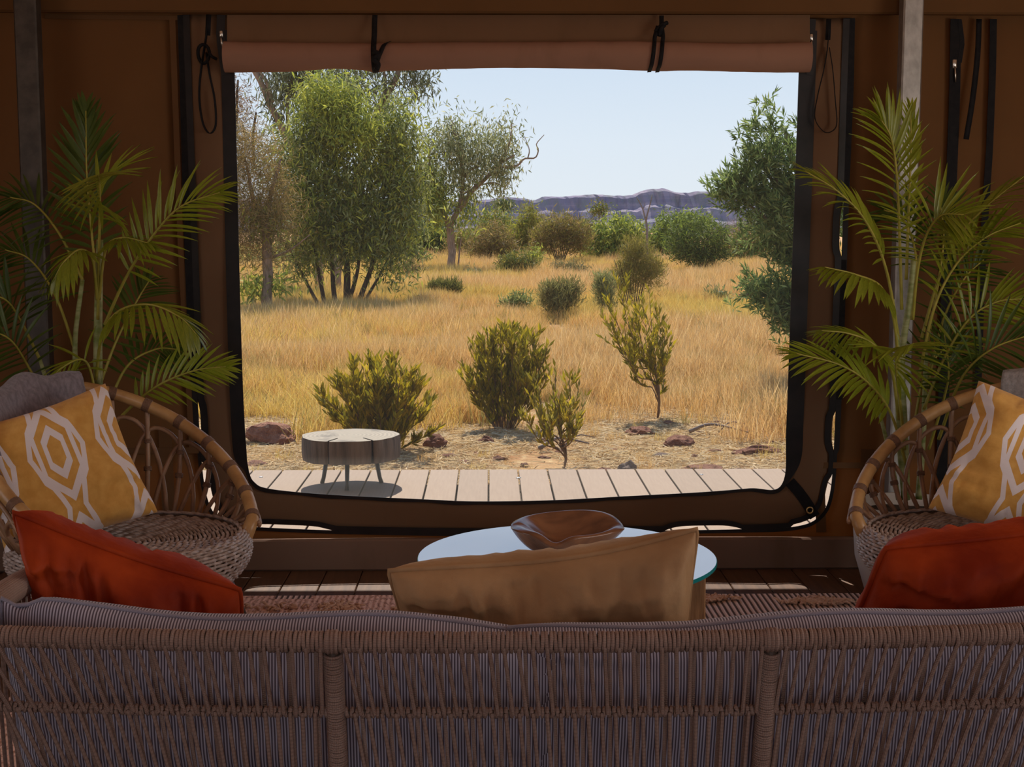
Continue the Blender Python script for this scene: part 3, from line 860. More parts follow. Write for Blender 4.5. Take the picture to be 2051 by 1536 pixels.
# wrapped rope round the top rail, one part for each bay
RR = 0.0035
def ring(m, c, ax, r, rr, tilt=0.0, n=14, k=6, vs_=140):
    ax = Vector(ax).normalized()
    a = Vector((0, 0, 1)) if abs(ax.z) < 0.9 else Vector((0, 1, 0))
    e1 = ax.cross(a).normalized(); e2 = ax.cross(e1)
    m.tube([c + e1 * math.cos(t_) * r + e2 * math.sin(t_) * r + ax * tilt * math.sin(t_) for t_ in [2 * PI * i / n for i in range(n)]], rr, k, closed=True, vscale=vs_)
bays = [(SXL, XP1), (XP1, XP2), (XP2, SXR)]
for x0, x1 in bays:
    m = MB(); x = x0 + 0.006
    while x < x1 - 0.004:
        ring(m, rail_pt(x), (1, 0, 0), 0.0150 + R.uniform(-.0004, .0006), RR, R.uniform(-.0012, .0012)); x += 0.0071
    tag(sb(m, 'rail_wrapping', M['rope']), kind='stuff')
    m = MB(); x = x0 + 0.01
    while x < x1 - 0.008:
        ring(m, back_pt(x, ZM), (1, 0, 0), 0.0065, 0.0036, R.uniform(-.002, .002), 10, 6); x += 0.0085
    tag(sb(m, 'middle_wrapping', M['rope']), kind='stuff')
# posts
def post(x):
    c = sb(MB().tube([back_pt(x, ZR - 0.012), back_pt(x, ZM), back_pt(x, ZL)], 0.0118, 8), 'back_post', M['frame'])
    m = MB(); z = ZR - 0.022
    ax = (back_pt(x, ZL) - back_pt(x, ZR)).normalized()
    while z > ZL:
        ring(m, back_pt(x, z), ax, 0.0142 + R.uniform(-.0003, .0004), 0.0027, R.uniform(-.0006, .0010), 14, 6, 180); z -= 0.0046
    for k in range(3):
        ring(m, rail_pt(x + (k - 1) * 0.0066), (1, 0, 0), 0.0172, 0.0036, 0.0)
    w = m.build('post_wrapping', M['rope'], c); tag(w, kind='stuff')
post(XP1); post(XP2); post(SXL + 0.01); post(SXR - 0.01)
# single ropes of the back
rp_me = MB().tube([(0, 0, i / 8) for i in range(9)], 1.0, 8, cap=True).mesh('rope')
uvl = rp_me.uv_layers[0].data
for d in uvl: d.uv = (d.uv[0], d.uv[1] * 20.0)
def rope(p, q, r=RR, name='rope'):
    v = q - p
    o = link(name, rp_me, M['rope'], sofa)
    M4 = Matrix.Translation(p - s0) @ v.to_track_quat('Z', 'Y').to_matrix().to_4x4() @ Matrix.Rotation(R.uniform(0, 6), 4, 'Z') @ Matrix.Diagonal((r, r, v.length, 1))
    o.matrix_local = M4
    return o
LEAN = [((-0.060, 0.0), None)]
def lean(x):
    """how far a rope shifts sideways between the top rail and the middle one"""
    if x < XP1:
        f = (x - SXL) / (XP1 - SXL); return 0.052 * (1 - f) - 0.006 * f
    if x < XP2:
        f = (x - XP1) / (XP2 - XP1); return 0.021 * (1 - f) + 0.004 * f if f < 0.75 else 0.008 - 0.04 * (f - .75)
    f = (x - XP2) / (SXR - XP2); return -0.008 - 0.040 * f
inner = MB()
for x0, x1 in bays:
    n = int((x1 - x0 - 0.03) / 0.0222)
    for i in range(n):
        x = x0 + 0.022 + (x1 - x0 - 0.04) * i / (n - 1)
        L = lean(x)
        if not (x0 + 0.012 < x + L < x1 - 0.012): L = max(x0 + 0.012, min(x1 - 0.012, x + L)) - x
        jx = R.uniform(-.0015, .0015)
        p = rail_pt(x) + Vector((0, -0.0155, -0.006)); q = back_pt(x + L + jx, ZM) + Vector((0, -0.010, 0.0))
        rope(p, q)
        x2 = x + L - 0.011
        L2 = lean(x) * 1.9
        r_ = back_pt(min(x1 - 0.008, max(x0 + 0.008, x2 + L2)), ZL) + Vector((0, -0.012, 0))
        rope(back_pt(x2, ZM) + Vector((0, -0.0095, 0.002)), r_)
        # rear run of the same cord on the inner side of the back
        xi = x + 0.011
        if i % 2: continue
        inner.tube([rail_pt(xi) + Vector((0, 0.0155, -0.005)), back_pt(xi + L * 0.4, ZM) + Vector((0, 0.010, 0))], RR, 6, vscale=140)
        inner.tube([back_pt(xi + L * .4, ZM) + Vector((0, 0.010, 0)), back_pt(min(x1, max(x0, xi + L * 1.2)), ZL) + Vector((0, 0.012, 0))], RR, 6, vscale=140)
tag(sb(inner, 'inner_cords', M['rope']), kind='stuff')
# arms
for sx, xx in ((-1, SXL), (1, SXR)):
    a0 = rail_pt(xx); YF = 3.00
    path = spline([a0 + Vector((0, -0.005, 0)), a0 + Vector((sx * 0.005, 0.12, 0.008)), Vector((xx + sx * 0.004, 2.60, ZR + 0.002)), Vector((xx, YF, ZR - 0.052)), Vector((xx, YF + 0.03, ZR - 0.10)), Vector((xx, YF + 0.03, 0.42)), Vector((xx, YF + 0.02, 0.05))], 60)
    arm = sb(MB().tube(path, 0.0125, 8), 'arm', M['frame'])
    m = MB()
    for i in range(1, 36):
        for s_ in range(5):
            p = path[i].lerp(path[i + 1], s_ / 5)
            ring(m, p, path[i + 1] - path[i], 0.0210, 0.0042, 0, 12, 5)
    tag(m.build('arm_wrapping', M['rope'], arm), kind='stuff')
    for i in range(24):
        y = 2.28 + 0.70 * i / 23
        p = min(path[:40], key=lambda q: abs(q.y - y))
        rope(Vector((p.x, y, p.z - 0.012)), Vector((xx, y + 0.03, 0.31)), 0.0038)
# seat frame, legs, seat cushion
m = MB().box((SMID, 2.68, 0.275), (SXR - SXL - 0.02, 0.70, 0.05), bev=0.008)
sb(m, 'seat_frame', M['frame'], smooth=False)
for sx, y in ((SXL + .03, 2.36), (SXR - .03, 2.36), (SXL + .03, 2.98), (SXR - .03, 2.98)):
    sb(MB().tube([(sx, y, 0.28), (sx, y, 0.0)], [0.02, 0.014], 10), 'leg', M['frame'])

def pillow_mesh(w, h, t, n=36, pull=0.07, wr=0.012, seed=0.0, top=None, flat=0.0, uvs=(1, 1), seamfold=1.0, skew=0.0, taper=0.0, rnd=0.018, full=0.40):
    """square stuffed cushion: x = width, z = height, y = thickness; returns (body MB, outline points)"""
    def outline(u, v):
        x = w / 2 * u * (1 - pull * (1 - v * v) * abs(u) ** 1.5)
        z = h / 2 * v * (1 - pull * (1 - u * u) * abs(v) ** 1.5)
        k = 1 - rnd * (u * u * v * v) ** 4
        x *= k; z *= k
        x = x * (1 + taper * v) - skew * v
        if top: z += top(u) * max(0, (v + 1) / 2) ** 2
        return x, z
    def surf(u, v, s):
        x, z = outline(u, v)
        e = max(0.0, (1 - abs(u) ** 3.2) * (1 - abs(v) ** 3.2))
        th = t / 2 * (e ** full)
        edge = max(abs(u), abs(v)) ** 5
        fold = (0.5 - 2 * abs(nz(u * 6 + seed + v * 0.8, v * 1.2, s * 3))) * (abs(v) ** 1.3) + (0.5 - 2 * abs(nz(v * 5 + seed, u * 1.2, s * 5 + 9))) * (abs(u) ** 1.6)
        soft = nz(u * 2.2 + seed * 1.7, v * 2.2, s * 2.0)
        th += wr * (fold * seamfold * (0.9 if s < 0 else 0.42) + soft * 0.9) * min(1, e * 4)
        return Vector((x, s * max(th, 0.0), z))
    m = MB()
    for s in (-1, 1):
        vs = []; fs = []; uv = []
        for i in range(n + 1):
            for j in range(n + 1):
                u = math.sin((i / n * 2 - 1) * PI / 2 * 0.9) / math.sin(PI / 2 * 0.9); v = math.sin((j / n * 2 - 1) * PI / 2 * 0.9) / math.sin(PI / 2 * 0.9)
                vs.append(surf(u, v, s))
        for i in range(n):
            for j in range(n):
                q = (i * (n + 1) + j, (i + 1) * (n + 1) + j, (i + 1) * (n + 1) + j + 1, i * (n + 1) + j + 1)
                fs.append(q if s < 0 else q[::-1])
                def U(idx):
                    a, b = divmod(idx, n + 1)
                    p = vs[a * (n + 1) + b]
                    return (p.x * uvs[0], p.z * uvs[1])
                uv.append([U(k) for k in fs[-1]])
        m.add(vs, fs, uv)
    ol = []
    for k in range(160):
        f = k / 40; sd = int(f); q = (f - sd) * 2 - 1
        u, v = [(q, 1), (1, -q), (-q, -1), (-1, q)][sd]
        x, z = outline(u, v)
        ol.append(Vector((x, 0, z)))
    # round the corners a little
    return m, ol
def place(o, c, rx, ry, rz):
    o.location = c
    o.rotation_euler = (Matrix.Rotation(rz, 3, 'Z') @ Matrix.Rotation(rx, 3, 'X') @ Matrix.Rotation(ry, 3, 'Y')).to_euler()
def cushion(name, w, h, t, c, rx, ry, rz, mt, label, cat='cushion', group=None, pipe=None, parent=None, **kw):
    m, ol = pillow_mesh(w, h, t, **kw)
    me = m.mesh(name)
    bm = bmesh.new(); bm.from_mesh(me); bmesh.ops.remove_doubles(bm, verts=bm.verts, dist=0.0004); bm.to_mesh(me); bm.free()
    me.polygons.foreach_set('use_smooth', [True] * len(me.polygons))
    o = link(name, me, mt, parent)
    if label: tag(o, label, cat, group)
    place(o, c, rx, ry, rz)
    if pipe:
        MB().tube([p * 1.004 for p in ol], pipe, 7, closed=True).build('piping', mt, o)
    return o

D = math.radians
# sofa's own back cushions and seat cushion
seat_top = 0.43
sc_ = cushion('seat_cushion', SXR - SXL - 0.06, 0.66, 0.17, (0, 0.08, 0.335), D(90), 0, 0, M['pinstripe'], None, parent=sofa, pull=0.01, wr=0.004, pipe=0.005)
def lt(u): return 0.060 * (0.5 - 0.5 * u) + 0.012 * math.sin(u * 5) - 0.02 * math.exp(-((u + 0.93) / 0.05) ** 2)
bc1 = cushion('back_cushion', 1.02, 0.345, 0.15, (SXL + 0.53 - s0.x, 2.380 - s0.y, 0.524), D(13), 0, 0, M['pinstripe'], None, parent=sofa, pull=0.02, wr=0.012, seed=3, top=lt, pipe=0.004, n=48)
def rt(u): return 0.046 * (0.5 + 0.5 * u) + 0.007 * math.sin(u * 6 + 1)
bc2 = cushion('back_cushion', 1.02, 0.345, 0.15, (SXR - 0.53 - s0.x, 2.380 - s0.y, 0.524), D(13), 0, 0, M['pinstripe'], None, parent=sofa, pull=0.02, wr=0.010, seed=8, top=rt, pipe=0.004, n=48)

# loose cushions on the sofa
cushion('velvet_cushion', 0.575, 0.41, 0.22, P(1100, 1286, 2.62) , D(20), D(-5), D(2), M['velvet_tan'], 'tan velvet cushion with piped edge standing in the middle of the sofa',
        group=None, pipe=0.0055, wr=0.030, seed=21, pull=0.06, taper=0.03, top=lambda u: 0.028 * max(0, u + 0.1) ** 2 - 0.004, n=56)
cushion('velvet_cushion', 0.455, 0.40, 0.25, P(290, 1292, 2.68), D(22), D(26), D(8), M['velvet_red'], 'rust red velvet cushion slumped against the rope arm before the left chair',
        pipe=0.006, wr=0.040, seed=5, pull=0.07, skew=0.11, n=56)
cushion('velvet_cushion', 0.56, 0.40, 0.25, P(1965, 1236, 2.66), D(22), D(-11), D(-6), M['velvet_red'], 'bright rust velvet cushion propped up before the chair with the knit throw',
        pipe=0.006, wr=0.038, seed=14, pull=0.07, skew=-0.11, n=56)

# --- rattan tub chairs
def rattan_chair():
    """built facing local +X, centred on the seat"""
    root = empty('rattan_chair')
    RS, ZS = 0.378, 0.415
    PH = 2.287
    def rim(ph, k=1.0):
        f = max(0.0, math.cos(ph * (PI / 2) / PH))
        z = 0.434 + 0.429 * f ** 1.33
        r = 0.378 + 0.062 * f
        a = PI + ph
        return Vector((math.cos(a) * r, math.sin(a) * r, z))
    def base(ph):
        a = PI + ph
        return Vector((math.cos(a) * (RS - 0.03), math.sin(a) * (RS - 0.03), ZS + 0.005))
    N = 80
    rimp = [rim(-PH + 2 * PH * i / N) for i in range(N + 1)]
    rimp = [Vector((p.x * .93, p.y * .93, p.z - 0.05)) for p in rimp[:1]] + rimp[2:-2] + [Vector((p.x * .93, p.y * .93, p.z - 0.05)) for p in rimp[-1:]]
    MB().tube(rimp, 0.0215, 12).build('rim', M['cane'], root)
    def shell(ph, f):
        b, t_ = base(ph), rim(ph)
        p = b.lerp(t_, f); out = Vector((p.x, p.y, 0)).normalized()
        return p + out * 0.030 * math.sin(PI * f)
    n = 17
    phs = [-PH * 0.93 + 2 * PH * 0.93 * i / (n - 1) for i in range(n)]
    for ph in phs:
        MB().tube([shell(ph, f / 8) for f in range(9)], 0.0084, 8).build('upright', M['cane_thin'], root)
    # pointed arches, each spanning three uprights
    st = phs[1] - phs[0]
    for i in range(-1, n - 1):
        c = (phs[0] + st * (i + 0.5)) if 0 else phs[0] + st * (i + 0.55)
        pts = []
        for k in range(21):
            q = k / 20 * 2 - 1
            ph = c + q * st * 1.25
            if abs(ph) > PH * 0.97: continue
            f = 0.80 * (1 - abs(q) ** 2.4) + 0.02
            pts.append(shell(ph, f) * 1.0 + Vector((math.cos(PI + ph), math.sin(PI + ph), 0)) * 0.008)
        if len(pts) > 6:
            MB().tube(pts, 0.0078, 8).build('arch', M['cane_thin'], root)
    # bindings on rim and on crossings
    for ph in phs:
        m = MB()
        d = (rim(ph + 0.02) - rim(ph - 0.02)).normalized()
        for k in range(7):
            ring(m, rim(ph) + d * (k - 3) * 0.0036, d, 0.0220, 0.0022, 0, 14, 5, 60)
        m.build('rim_binding', M['binding'], root)
        for f in (0.40, 0.66) if abs(ph) < PH * 0.8 else ():
                m = MB()
                p = shell(ph, f); d2 = (shell(ph, f + .05) - shell(ph, f - .05)).normalized()
                for k in range(4):
                    ring(m, p + d2 * (k - 1.5) * 0.0036, d2, 0.0125, 0.0022, 0, 10, 5, 60)
                m.build('joint_binding', M['binding'], root)
    # woven seat
    prof = []
    for i in range(23): prof.append((0.03 + 0.0143 * i, ZS - 0.018 + 0.016 * (i / 22) ** 2, 0))
    for i in range(15):
        a = PI / 2 - i / 14 * PI * 0.72
        prof.append((RS - 0.035 + 0.045 * math.cos(a) - 0.06 * (i / 14) ** 2.5, ZS - 0.035 + 0.045 * math.sin(a) - 0.070 * (i / 14) ** 1.3, 1))
    base_m = MB()
    K = 48
    vs = [Vector((r * 0.985 * math.cos(2 * PI * k / K), r * 0.985 * math.sin(2 * PI * k / K), z - 0.005)) for r, z, s_ in prof for k in range(K)]
    fs = [(i * K + k, i * K + (k + 1) % K, (i + 1) * K + (k + 1) % K, (i + 1) * K + k) for i in range(len(prof) - 1) for k in range(K)]
    base_m.add(vs, fs)
    seat = base_m.build('seat', M['leg_wood'], root)
    m = MB()
    NS = 96
    for j, (r, z, s_) in enumerate(prof):
        ns = NS if s_ else max(8, int(NS * r / RS) // 2 * 2)
        a0 = prof[max(0, j - 1)]; a1 = prof[min(len(prof) - 1, j + 1)]
        tn = Vector((a1[0] - a0[0], 0, a1[1] - a0[1])).normalized(); nm = Vector((-tn.z, 0, tn.x))
        if nm.z < -0.7: nm = -nm
        pts = []
        npt = ns * 3
        for k in range(npt):
            th = 2 * PI * k / npt
            w = 0.0036 * math.sin(ns / 2 * th + (PI if j % 2 else 0))
            rr = r + nm.x * w; zz = z + nm.z * w
            pts.append(Vector((rr * math.cos(th), rr * math.sin(th), zz)))
        m.tube(pts, 0.0056 if s_ else 0.0060, 5, closed=True)
    # thin stakes crossing the rows on the skirt
    for k in range(NS // 2):
        th = 2 * PI * (k + 0.5) / (NS // 2)
        pts = []
        for j, (r, z, s_) in enumerate(prof[20:]):
            pts.append(Vector((r * math.cos(th), r * math.sin(th), z)))
        m.tube(pts, 0.0040, 5)
    tag(m.build('woven_strands', M['wicker'], seat), kind='stuff')
    # frame and legs
    MB().tube([(0.27 * math.cos(a), 0.27 * math.sin(a), 0.325) for a in [2 * PI * i / 32 for i in range(32)]], 0.014, 8, closed=True).build('under_frame', M['leg_wood'], root)
    for a in (D(45), D(135), D(225), D(315)):
        MB().tube([(0.26 * math.cos(a), 0.26 * math.sin(a), 0.36), (0.40 * math.cos(a), 0.40 * math.sin(a), 0.0)], [0.020, 0.013], 12).build('leg', M['leg_wood'], root)
    return root
ch1 = rattan_chair()
ch1.location = (-1.136, 4.292, 0); ch1.rotation_euler = (0, 0, -0.672)
tag(ch1, 'rattan tub chair holding the smooth grey blanket, nearest the steel pole corner', 'armchair', 'rattan tub chairs by the window')
ch2 = copy_tree(ch1)
ch2.location = (1.562, 4.292, 0); ch2.rotation_euler = (0, 0, PI + 0.672)
ch2['label'] = 'rattan tub chair with the knitted grey throw in front of the pale plant pot'

# mustard cushions on the chairs
cushion('printed_cushion', 0.49, 0.46, 0.19, P(118, 948, 4.30), D(-20), D(-16), D(26), M['mustard'], 'mustard cushion with pale lattice print tilted in the chair with the smooth blanket',
        group='mustard lattice cushions', wr=0.022, seed=31, pull=0.09, uvs=(2.0, 1.8), n=40)
cushion('printed_cushion', 0.49, 0.46, 0.19, P(2058, 940, 4.30), D(-20), D(16), D(-26), M['mustard'], 'mustard cushion with pale lattice print in the chair with the knitted throw',
        group='mustard lattice cushions', wr=0.022, seed=35, pull=0.09, uvs=(2.0, 1.8), n=40)
# throws over the chair backs
def throw(name, chair, ph0, ph1, mt, label, th=0.02, dip=0.30, lump=0.012, seed=0.0, fr=14):
    Mx = Matrix.Translation(chair.location) @ chair.rotation_euler.to_matrix().to_4x4()
    def rimw(ph):
        f = max(0.0, math.cos(ph * (PI / 2) / 2.287))
        z = 0.434 + 0.429 * f ** 1.33; r = 0.378 + 0.062 * f
        return r, z
    def sf(u, v):
        ph = ph0 + (ph1 - ph0) * u
        r, z = rimw(ph)
        a = PI + ph
        L = v * 2 - 1            # -1 inside bottom .. 0 over the rim .. 1 outside bottom
        fold = lump * nz(u * fr + seed, v * 2, seed) + lump * 0.6 * math.sin(u * fr * 2.2 + seed)
        if abs(L) < 0.18:
            q = L / 0.18 * PI / 2
            rr = r + math.sin(q) * (0.026 + th) ; zz = z + math.cos(q) * (0.030 + th)
        else:
            s_ = (abs(L) - 0.18) / 0.82
            sg = 1 if L > 0 else -1
            rr = r + sg * (0.026 + th) - s_ * (0.08 if sg > 0 else 0.10) + fold * sg
            zz = z - s_ * dip * (1.0 if sg > 0 else 0.8)
        rr += fold * 0.4
        return Mx @ Vector((math.cos(a) * rr, math.sin(a) * rr, zz + fold * 0.8))
    o = MB().grid(sf, 60, 36).build(name, mt)
    sm = o.modifiers.new('thick', 'SOLIDIFY'); sm.thickness = 0.012; sm.offset = 1
    tag(o, label, 'blanket')
    return o
throw('wool_throw', ch1, D(-17), D(58), M['grey_wool'], 'smooth grey wool blanket laid over the back of the left rattan chair', seed=2.0, fr=7)
throw('knitted_throw', ch2, D(-58), D(24), M['knit'], 'fuzzy knitted grey throw over the back of the right rattan chair', seed=6.0, th=0.03, fr=7)
# end of the knitted throw lying rolled beside the cushion
kn = MB()
kc = P(2030, 1052, 3.98)
for k in range(9):
    kn.tube(spline([kc + Vector((-0.075 + 0.010 * k, -0.02, -0.045 + 0.006 * k)), kc + Vector((-0.06 + 0.012 * k, -0.03, 0.004 + 0.002 * k)), kc + Vector((0.02 + 0.012 * k, 0.0, 0.012 + 0.001 * k)), kc + Vector((0.12, 0.04, -0.03))], 14), 0.0065, 6)

# --- coffee table
TP = G(1135, 1113, 0.42)
tb = empty('coffee_table', (TP.x, TP.y, 0), 'round glass coffee table on teak posts between sofa and window', 'table')
RT = 0.443
m = MB(); K = 96
def disc(z, r): return [Vector((r * math.cos(2 * PI * k / K), r * math.sin(2 * PI * k / K), z)) for k in range(K)]
vs = disc(0.408, RT - 0.002) + disc(0.410, RT) + disc(0.418, RT) + disc(0.420, RT - 0.002)
m.add(vs[3 * K:] , [tuple(range(K))])
top_o = m.build('glass_top', M['glass_top'], tb, smooth=False)
m = MB()
m.add(vs, [(i * K + k, i * K + (k + 1) % K, (i + 1) * K + (k + 1) % K, (i + 1) * K + k) for i in range(3) for k in range(K)] + [tuple(range(K))[::-1]])
m.build('glass_edge', M['glass_edge'], tb, smooth=False)
for i, a in enumerate((-8, 82, 172, 262)):
    ca, sa = math.cos(D(a)), math.sin(D(a))
    mm_ = MB().box((ca * 0.375, sa * 0.375, 0.204), (0.062, 0.055, 0.408), rz=D(a) + 0.3, bev=0.005)
    mm_.v = [(x + 0.004 * nz(x * 9, y * 9, z * 12), y + 0.004 * nz(x * 9 + 5, y * 9, z * 12), z) for x, y, z in mm_.v]
    mm_.build('leg', M['teak'], tb, smooth=False)
for a in (37, 127):
    MB().box((0, 0, 0.30), (0.70, 0.035, 0.05), rz=D(a + 45), bev=0.004).build('cross_rail', M['teak'], tb, smooth=False)

# --- carved root wood bowl
BC = P(1132, 1085, TP.y + 0.06); BC.z = 0.421
def bowl(u, v):
    a = 2 * PI * u
    wob = 1 + 0.06 * math.sin(2 * a + 0.6) + 0.05 * math.sin(3 * a + 2.0)
    front = math.exp(-((math.cos(a - D(262))) - 1) ** 2 / 0.06)
    back = max(0, math.sin(a))
    rimz = 0.072 + 0.024 * back ** 0.6 + 0.008 * math.sin(2 * a + 0.8) - 0.024 * math.exp(-(((a - D(250) + PI) % (2 * PI) - PI) / 0.22) ** 2) - 0.014 * math.exp(-(((a - D(5) + PI) % (2 * PI) - PI) / 0.3) ** 2)
    if v < 0.5:                       # outside, foot to rim
        f = v / 0.5
        r = (0.075 + 0.088 * f ** 0.75) * wob
        z = rimz * f ** 1.25
        r += 0.005 * math.sin(4 * a + f * 3) * f
    elif v < 0.66:                    # broad rim
        f = (v - 0.5) / 0.16
        r = (0.163 - 0.040 * f - 0.012 * f * math.sin(2 * a + 1)) * wob
        z = rimz + 0.009 * math.sin(PI * f) - 0.006 * f
    else:
        f = (v - 0.66) / 0.34
        r = (0.123 - 0.012 * math.sin(2 * a + 1)) * wob * (1 - f)
        z = (rimz - 0.006) * (1 - f) ** 1.6 + 0.018 * (1 - (1 - f) ** 1.6)
    return Vector((r * 1.03 * math.cos(a), r * 0.82 * math.sin(a), z))
o = MB().grid(bowl, 80, 46, cu=True).build('wooden_bowl', M['driftwood'])
o.location = BC
o.rotation_euler = (0, 0, D(8))
tag(o, 'carved free form reddish brown wooden bowl on the glass table', 'bowl')

# --- rug
RY0, RY1 = 2.75, G(1000, 1190, 0.012).y
rug = empty('rug', (TP.x, (RY0 + RY1) / 2, 0), 'pinkish striped woven rug with shaggy tufts under the table', 'rug')
w, d = 3.3, RY1 - RY0
MB().grid(lambda u, v: Vector(((u - .5) * w, (v - .5) * d, 0.010 + 0.002 * nz(u * 9, v * 9))), 40, 30).add(
    [(-w / 2, -d / 2, 0.0), (w / 2, -d / 2, 0), (w / 2, d / 2, 0), (-w / 2, d / 2, 0)], [(0, 3, 2, 1)]).build('woven_ground', M['rug'], rug)
m = MB()
for cx_, cy_, sx_, sy_, n in ((-1.02, 1.0, .14, .06, 30), (-0.78, 0.98, .09, .08, 70), (-0.50, 0.95, .09, .10, 110), (0.58, 1.08, .11, .045, 120), (0.98, 1.03, .15, .05, 220), (1.25, 0.9, .12, .06, 80)):
    for k in range(n):
        while True:
            a, b = R.uniform(-1, 1), R.uniform(-1, 1)
            if abs(a) + abs(b) < 1: break
        p = Vector((cx_ + a * sx_, cy_ + b * sy_, 0.012))
        dx, dy = R.uniform(-.03, .03), R.uniform(-.03, .03)
        m.tube([p, p + Vector((dx * .4, dy * .4, 0.010)), p + Vector((dx, dy, 0.005 + R.uniform(0, .009)))], [0.0045, 0.005, 0.003], 5)
tag(m.build('shaggy_tufts', M['tuft'], rug), kind='stuff')

# --- potted palms
lf_me = []
for seed in range(3):
    m = MB(); ns = 7; vs = []; fs = []
    for i in range(ns + 1):
        f = i / ns
        wd = math.sin(PI * min(1, f * 0.94 + 0.06)) ** 0.75 * (1 - 0.35 * f)
        dr = -(0.16 + 0.05 * seed) * f * f
        y = f * (1 - 0.06 * f)
        vs += [(-wd * 0.5, y, dr + 0.10 * 0.05 * wd), (0, y, dr - 0.010), (wd * 0.5, y, dr + 0.10 * 0.05 * wd)]
    for i in range(ns):
        for k in range(2):
            fs.append((i * 3 + k, i * 3 + k + 1, i * 3 + 4 + k, i * 3 + 3 + k))
    lf_me.append(m.add(vs, fs).mesh('leaflet'))
lf_dark = [me.copy() for me in lf_me]
def frond(palm, path, Ln, n, nrm=(0, -1, 0.45), dark=False, joined=False, start=0.35, droop=0.0, wpx=8.5, amin=22, amax=72, skew=0.0):
    """path: pixel points with depth; Ln: longest leaflet in metres"""
    pts = spline([P(a, b, Y) for a, b, Y in path], 40)
    o0 = pts[0]
    ff = MB().tube([p - o0 for p in pts], [0.0055 * (1 - 0.75 * i / 39) + 0.0008 for i in range(40)], 6).build('frond', M['rachis'], palm)
    ff.location = o0 - palm.location
    nrm = Vector(nrm).normalized()
    jm = MB()
    for i in range(n):
        f = start + (1 - start) * i / (n - 1)
        x = f * 39; k = min(int(x), 38); p = pts[k].lerp(pts[k + 1], x - k)
        tg = (pts[k + 1] - pts[k]).normalized()
        side = tg.cross(nrm).normalized()
        env = (math.sin(PI * (0.16 + 0.76 * (i / (n - 1)))) ** 0.7)
        for sg in (-1, 1):
            ang = D(amax + (amin - amax) * (i / (n - 1)) ** 0.8 + R.uniform(-5, 5))
            d_ = tg * math.cos(ang) + side * sg * math.sin(ang) + nrm * R.uniform(0.0, 0.22)
            d_ += Vector((0, 0, -droop)) 
            d_.normalize()
            z = (nrm * 0.75 + Vector((0, 0, 0.55)) + Vector((R.uniform(-.3, .3), 0, R.uniform(-.3, .3))))
            z = (z - d_ * z.dot(d_)).normalized()
            xv = d_.cross(z)
            L = Ln * env * R.uniform(0.9, 1.08); W = wpx * S(5.0) * (0.75 + 0.4 * env)
            m4 = Matrix(((xv.x * W, d_.x * L, z.x * L, p.x - o0.x), (xv.y * W, d_.y * L, z.y * L, p.y - o0.y), (xv.z * W, d_.z * L, z.z * L, p.z - o0.z), (0, 0, 0, 1)))
            vi = R.randrange(3)
            if joined:
                me = lf_me[vi]
                jm.add([m4 @ v.co for v in me.vertices], [tuple(q.vertices) for q in me.polygons])
            else:
                me = (lf_dark if dark else lf_me)[vi]
                o = link('leaflet', me, M['palm_dark' if dark else 'palm'], ff)
                o.matrix_local = m4
    if joined:
        tag(jm.build('leaflets', M['palm_dark' if dark else 'palm'], ff), kind='stuff')
    return ff
def palm_pot(palm, r, h):
    K = 40
    pr = [(r * 0.62, 0), (r * 0.70, 0.004), (r * 0.93, h * 0.45), (r, h * 0.93), (r, h), (r * 0.93, h), (r * 0.91, h * 0.86), (0.0, h * 0.86)]
    m = MB().grid(lambda u, v: Vector((pr[round(v * 7)][0] * math.cos(2 * PI * u), pr[round(v * 7)][0] * math.sin(2 * PI * u), pr[round(v * 7)][1])), K, 7, cu=True)
    m.build('pot', M['pot'], palm)
    MB().grid(lambda u, v: Vector((r * 0.915 * v * math.cos(2 * PI * u), r * 0.915 * v * math.sin(2 * PI * u), h * 0.88 + 0.012 * nz(u * 20, v * 6))), 24, 5, cu=True).build('soil', M['soil'], palm)
def canes(palm, lst):
    for path, r0, r1 in lst:
        pts = spline([P(a, b, Y) - palm.location for a, b, Y in path], 24)
        ms_ = MB().tube(pts, [r0 + (r1 - r0) * i / 23 for i in range(24)], 9)
        ms_.build('cane', M['palm_cane'], palm)
lp = P(200, 1100, 5.0); lp.z = 0
palm1 = empty('potted_palm', lp, 'potted palm with arching yellow green fronds behind the chair with smooth blanket', 'plant', 'potted palms')
palm_pot(palm1, 0.19, 0.36)
canes(palm1, [([(200, 1020, 5.0), (198, 850, 5.0), (196, 700, 4.98), (198, 560, 4.97), (200, 480, 4.97)], 0.020, 0.012), ([(190, 1020, 5.02), (165, 850, 5.03), (150, 700, 5.05), (165, 560, 5.1)], 0.012, 0.008),
              ([(210, 1020, 5.0), (205, 830, 4.98), (190, 720, 4.96)], 0.013, 0.009), ([(185, 1020, 5.02), (120, 850, 5.1), (80, 720, 5.15)], 0.012, 0.007)])
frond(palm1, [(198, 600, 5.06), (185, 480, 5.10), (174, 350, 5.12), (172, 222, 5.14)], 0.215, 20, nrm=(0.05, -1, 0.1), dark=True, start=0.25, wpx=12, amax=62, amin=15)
frond(palm1, [(196, 640, 4.96), (198, 520, 4.92), (200, 420, 4.85), (199, 366, 4.74), (197, 350, 4.62)], 0.225, 20, nrm=(0, -0.75, 0.65), start=0.45, droop=0.12, amax=75, amin=50)
frond(palm1, [(210, 650, 4.95), (250, 560, 4.9), (300, 480, 4.84), (360, 415, 4.80), (440, 385, 4.78)], 0.205, 20, nrm=(-0.1, -1, 0.3), start=0.30, amax=66, amin=14)
frond(palm1, [(192, 760, 4.95), (205, 670, 4.88), (240, 622, 4.80), (300, 610, 4.74), (360, 635, 4.72), (392, 668, 4.72)], 0.19, 18, nrm=(0.2, -0.5, 0.8), start=0.28, droop=0.45, wpx=10.5)
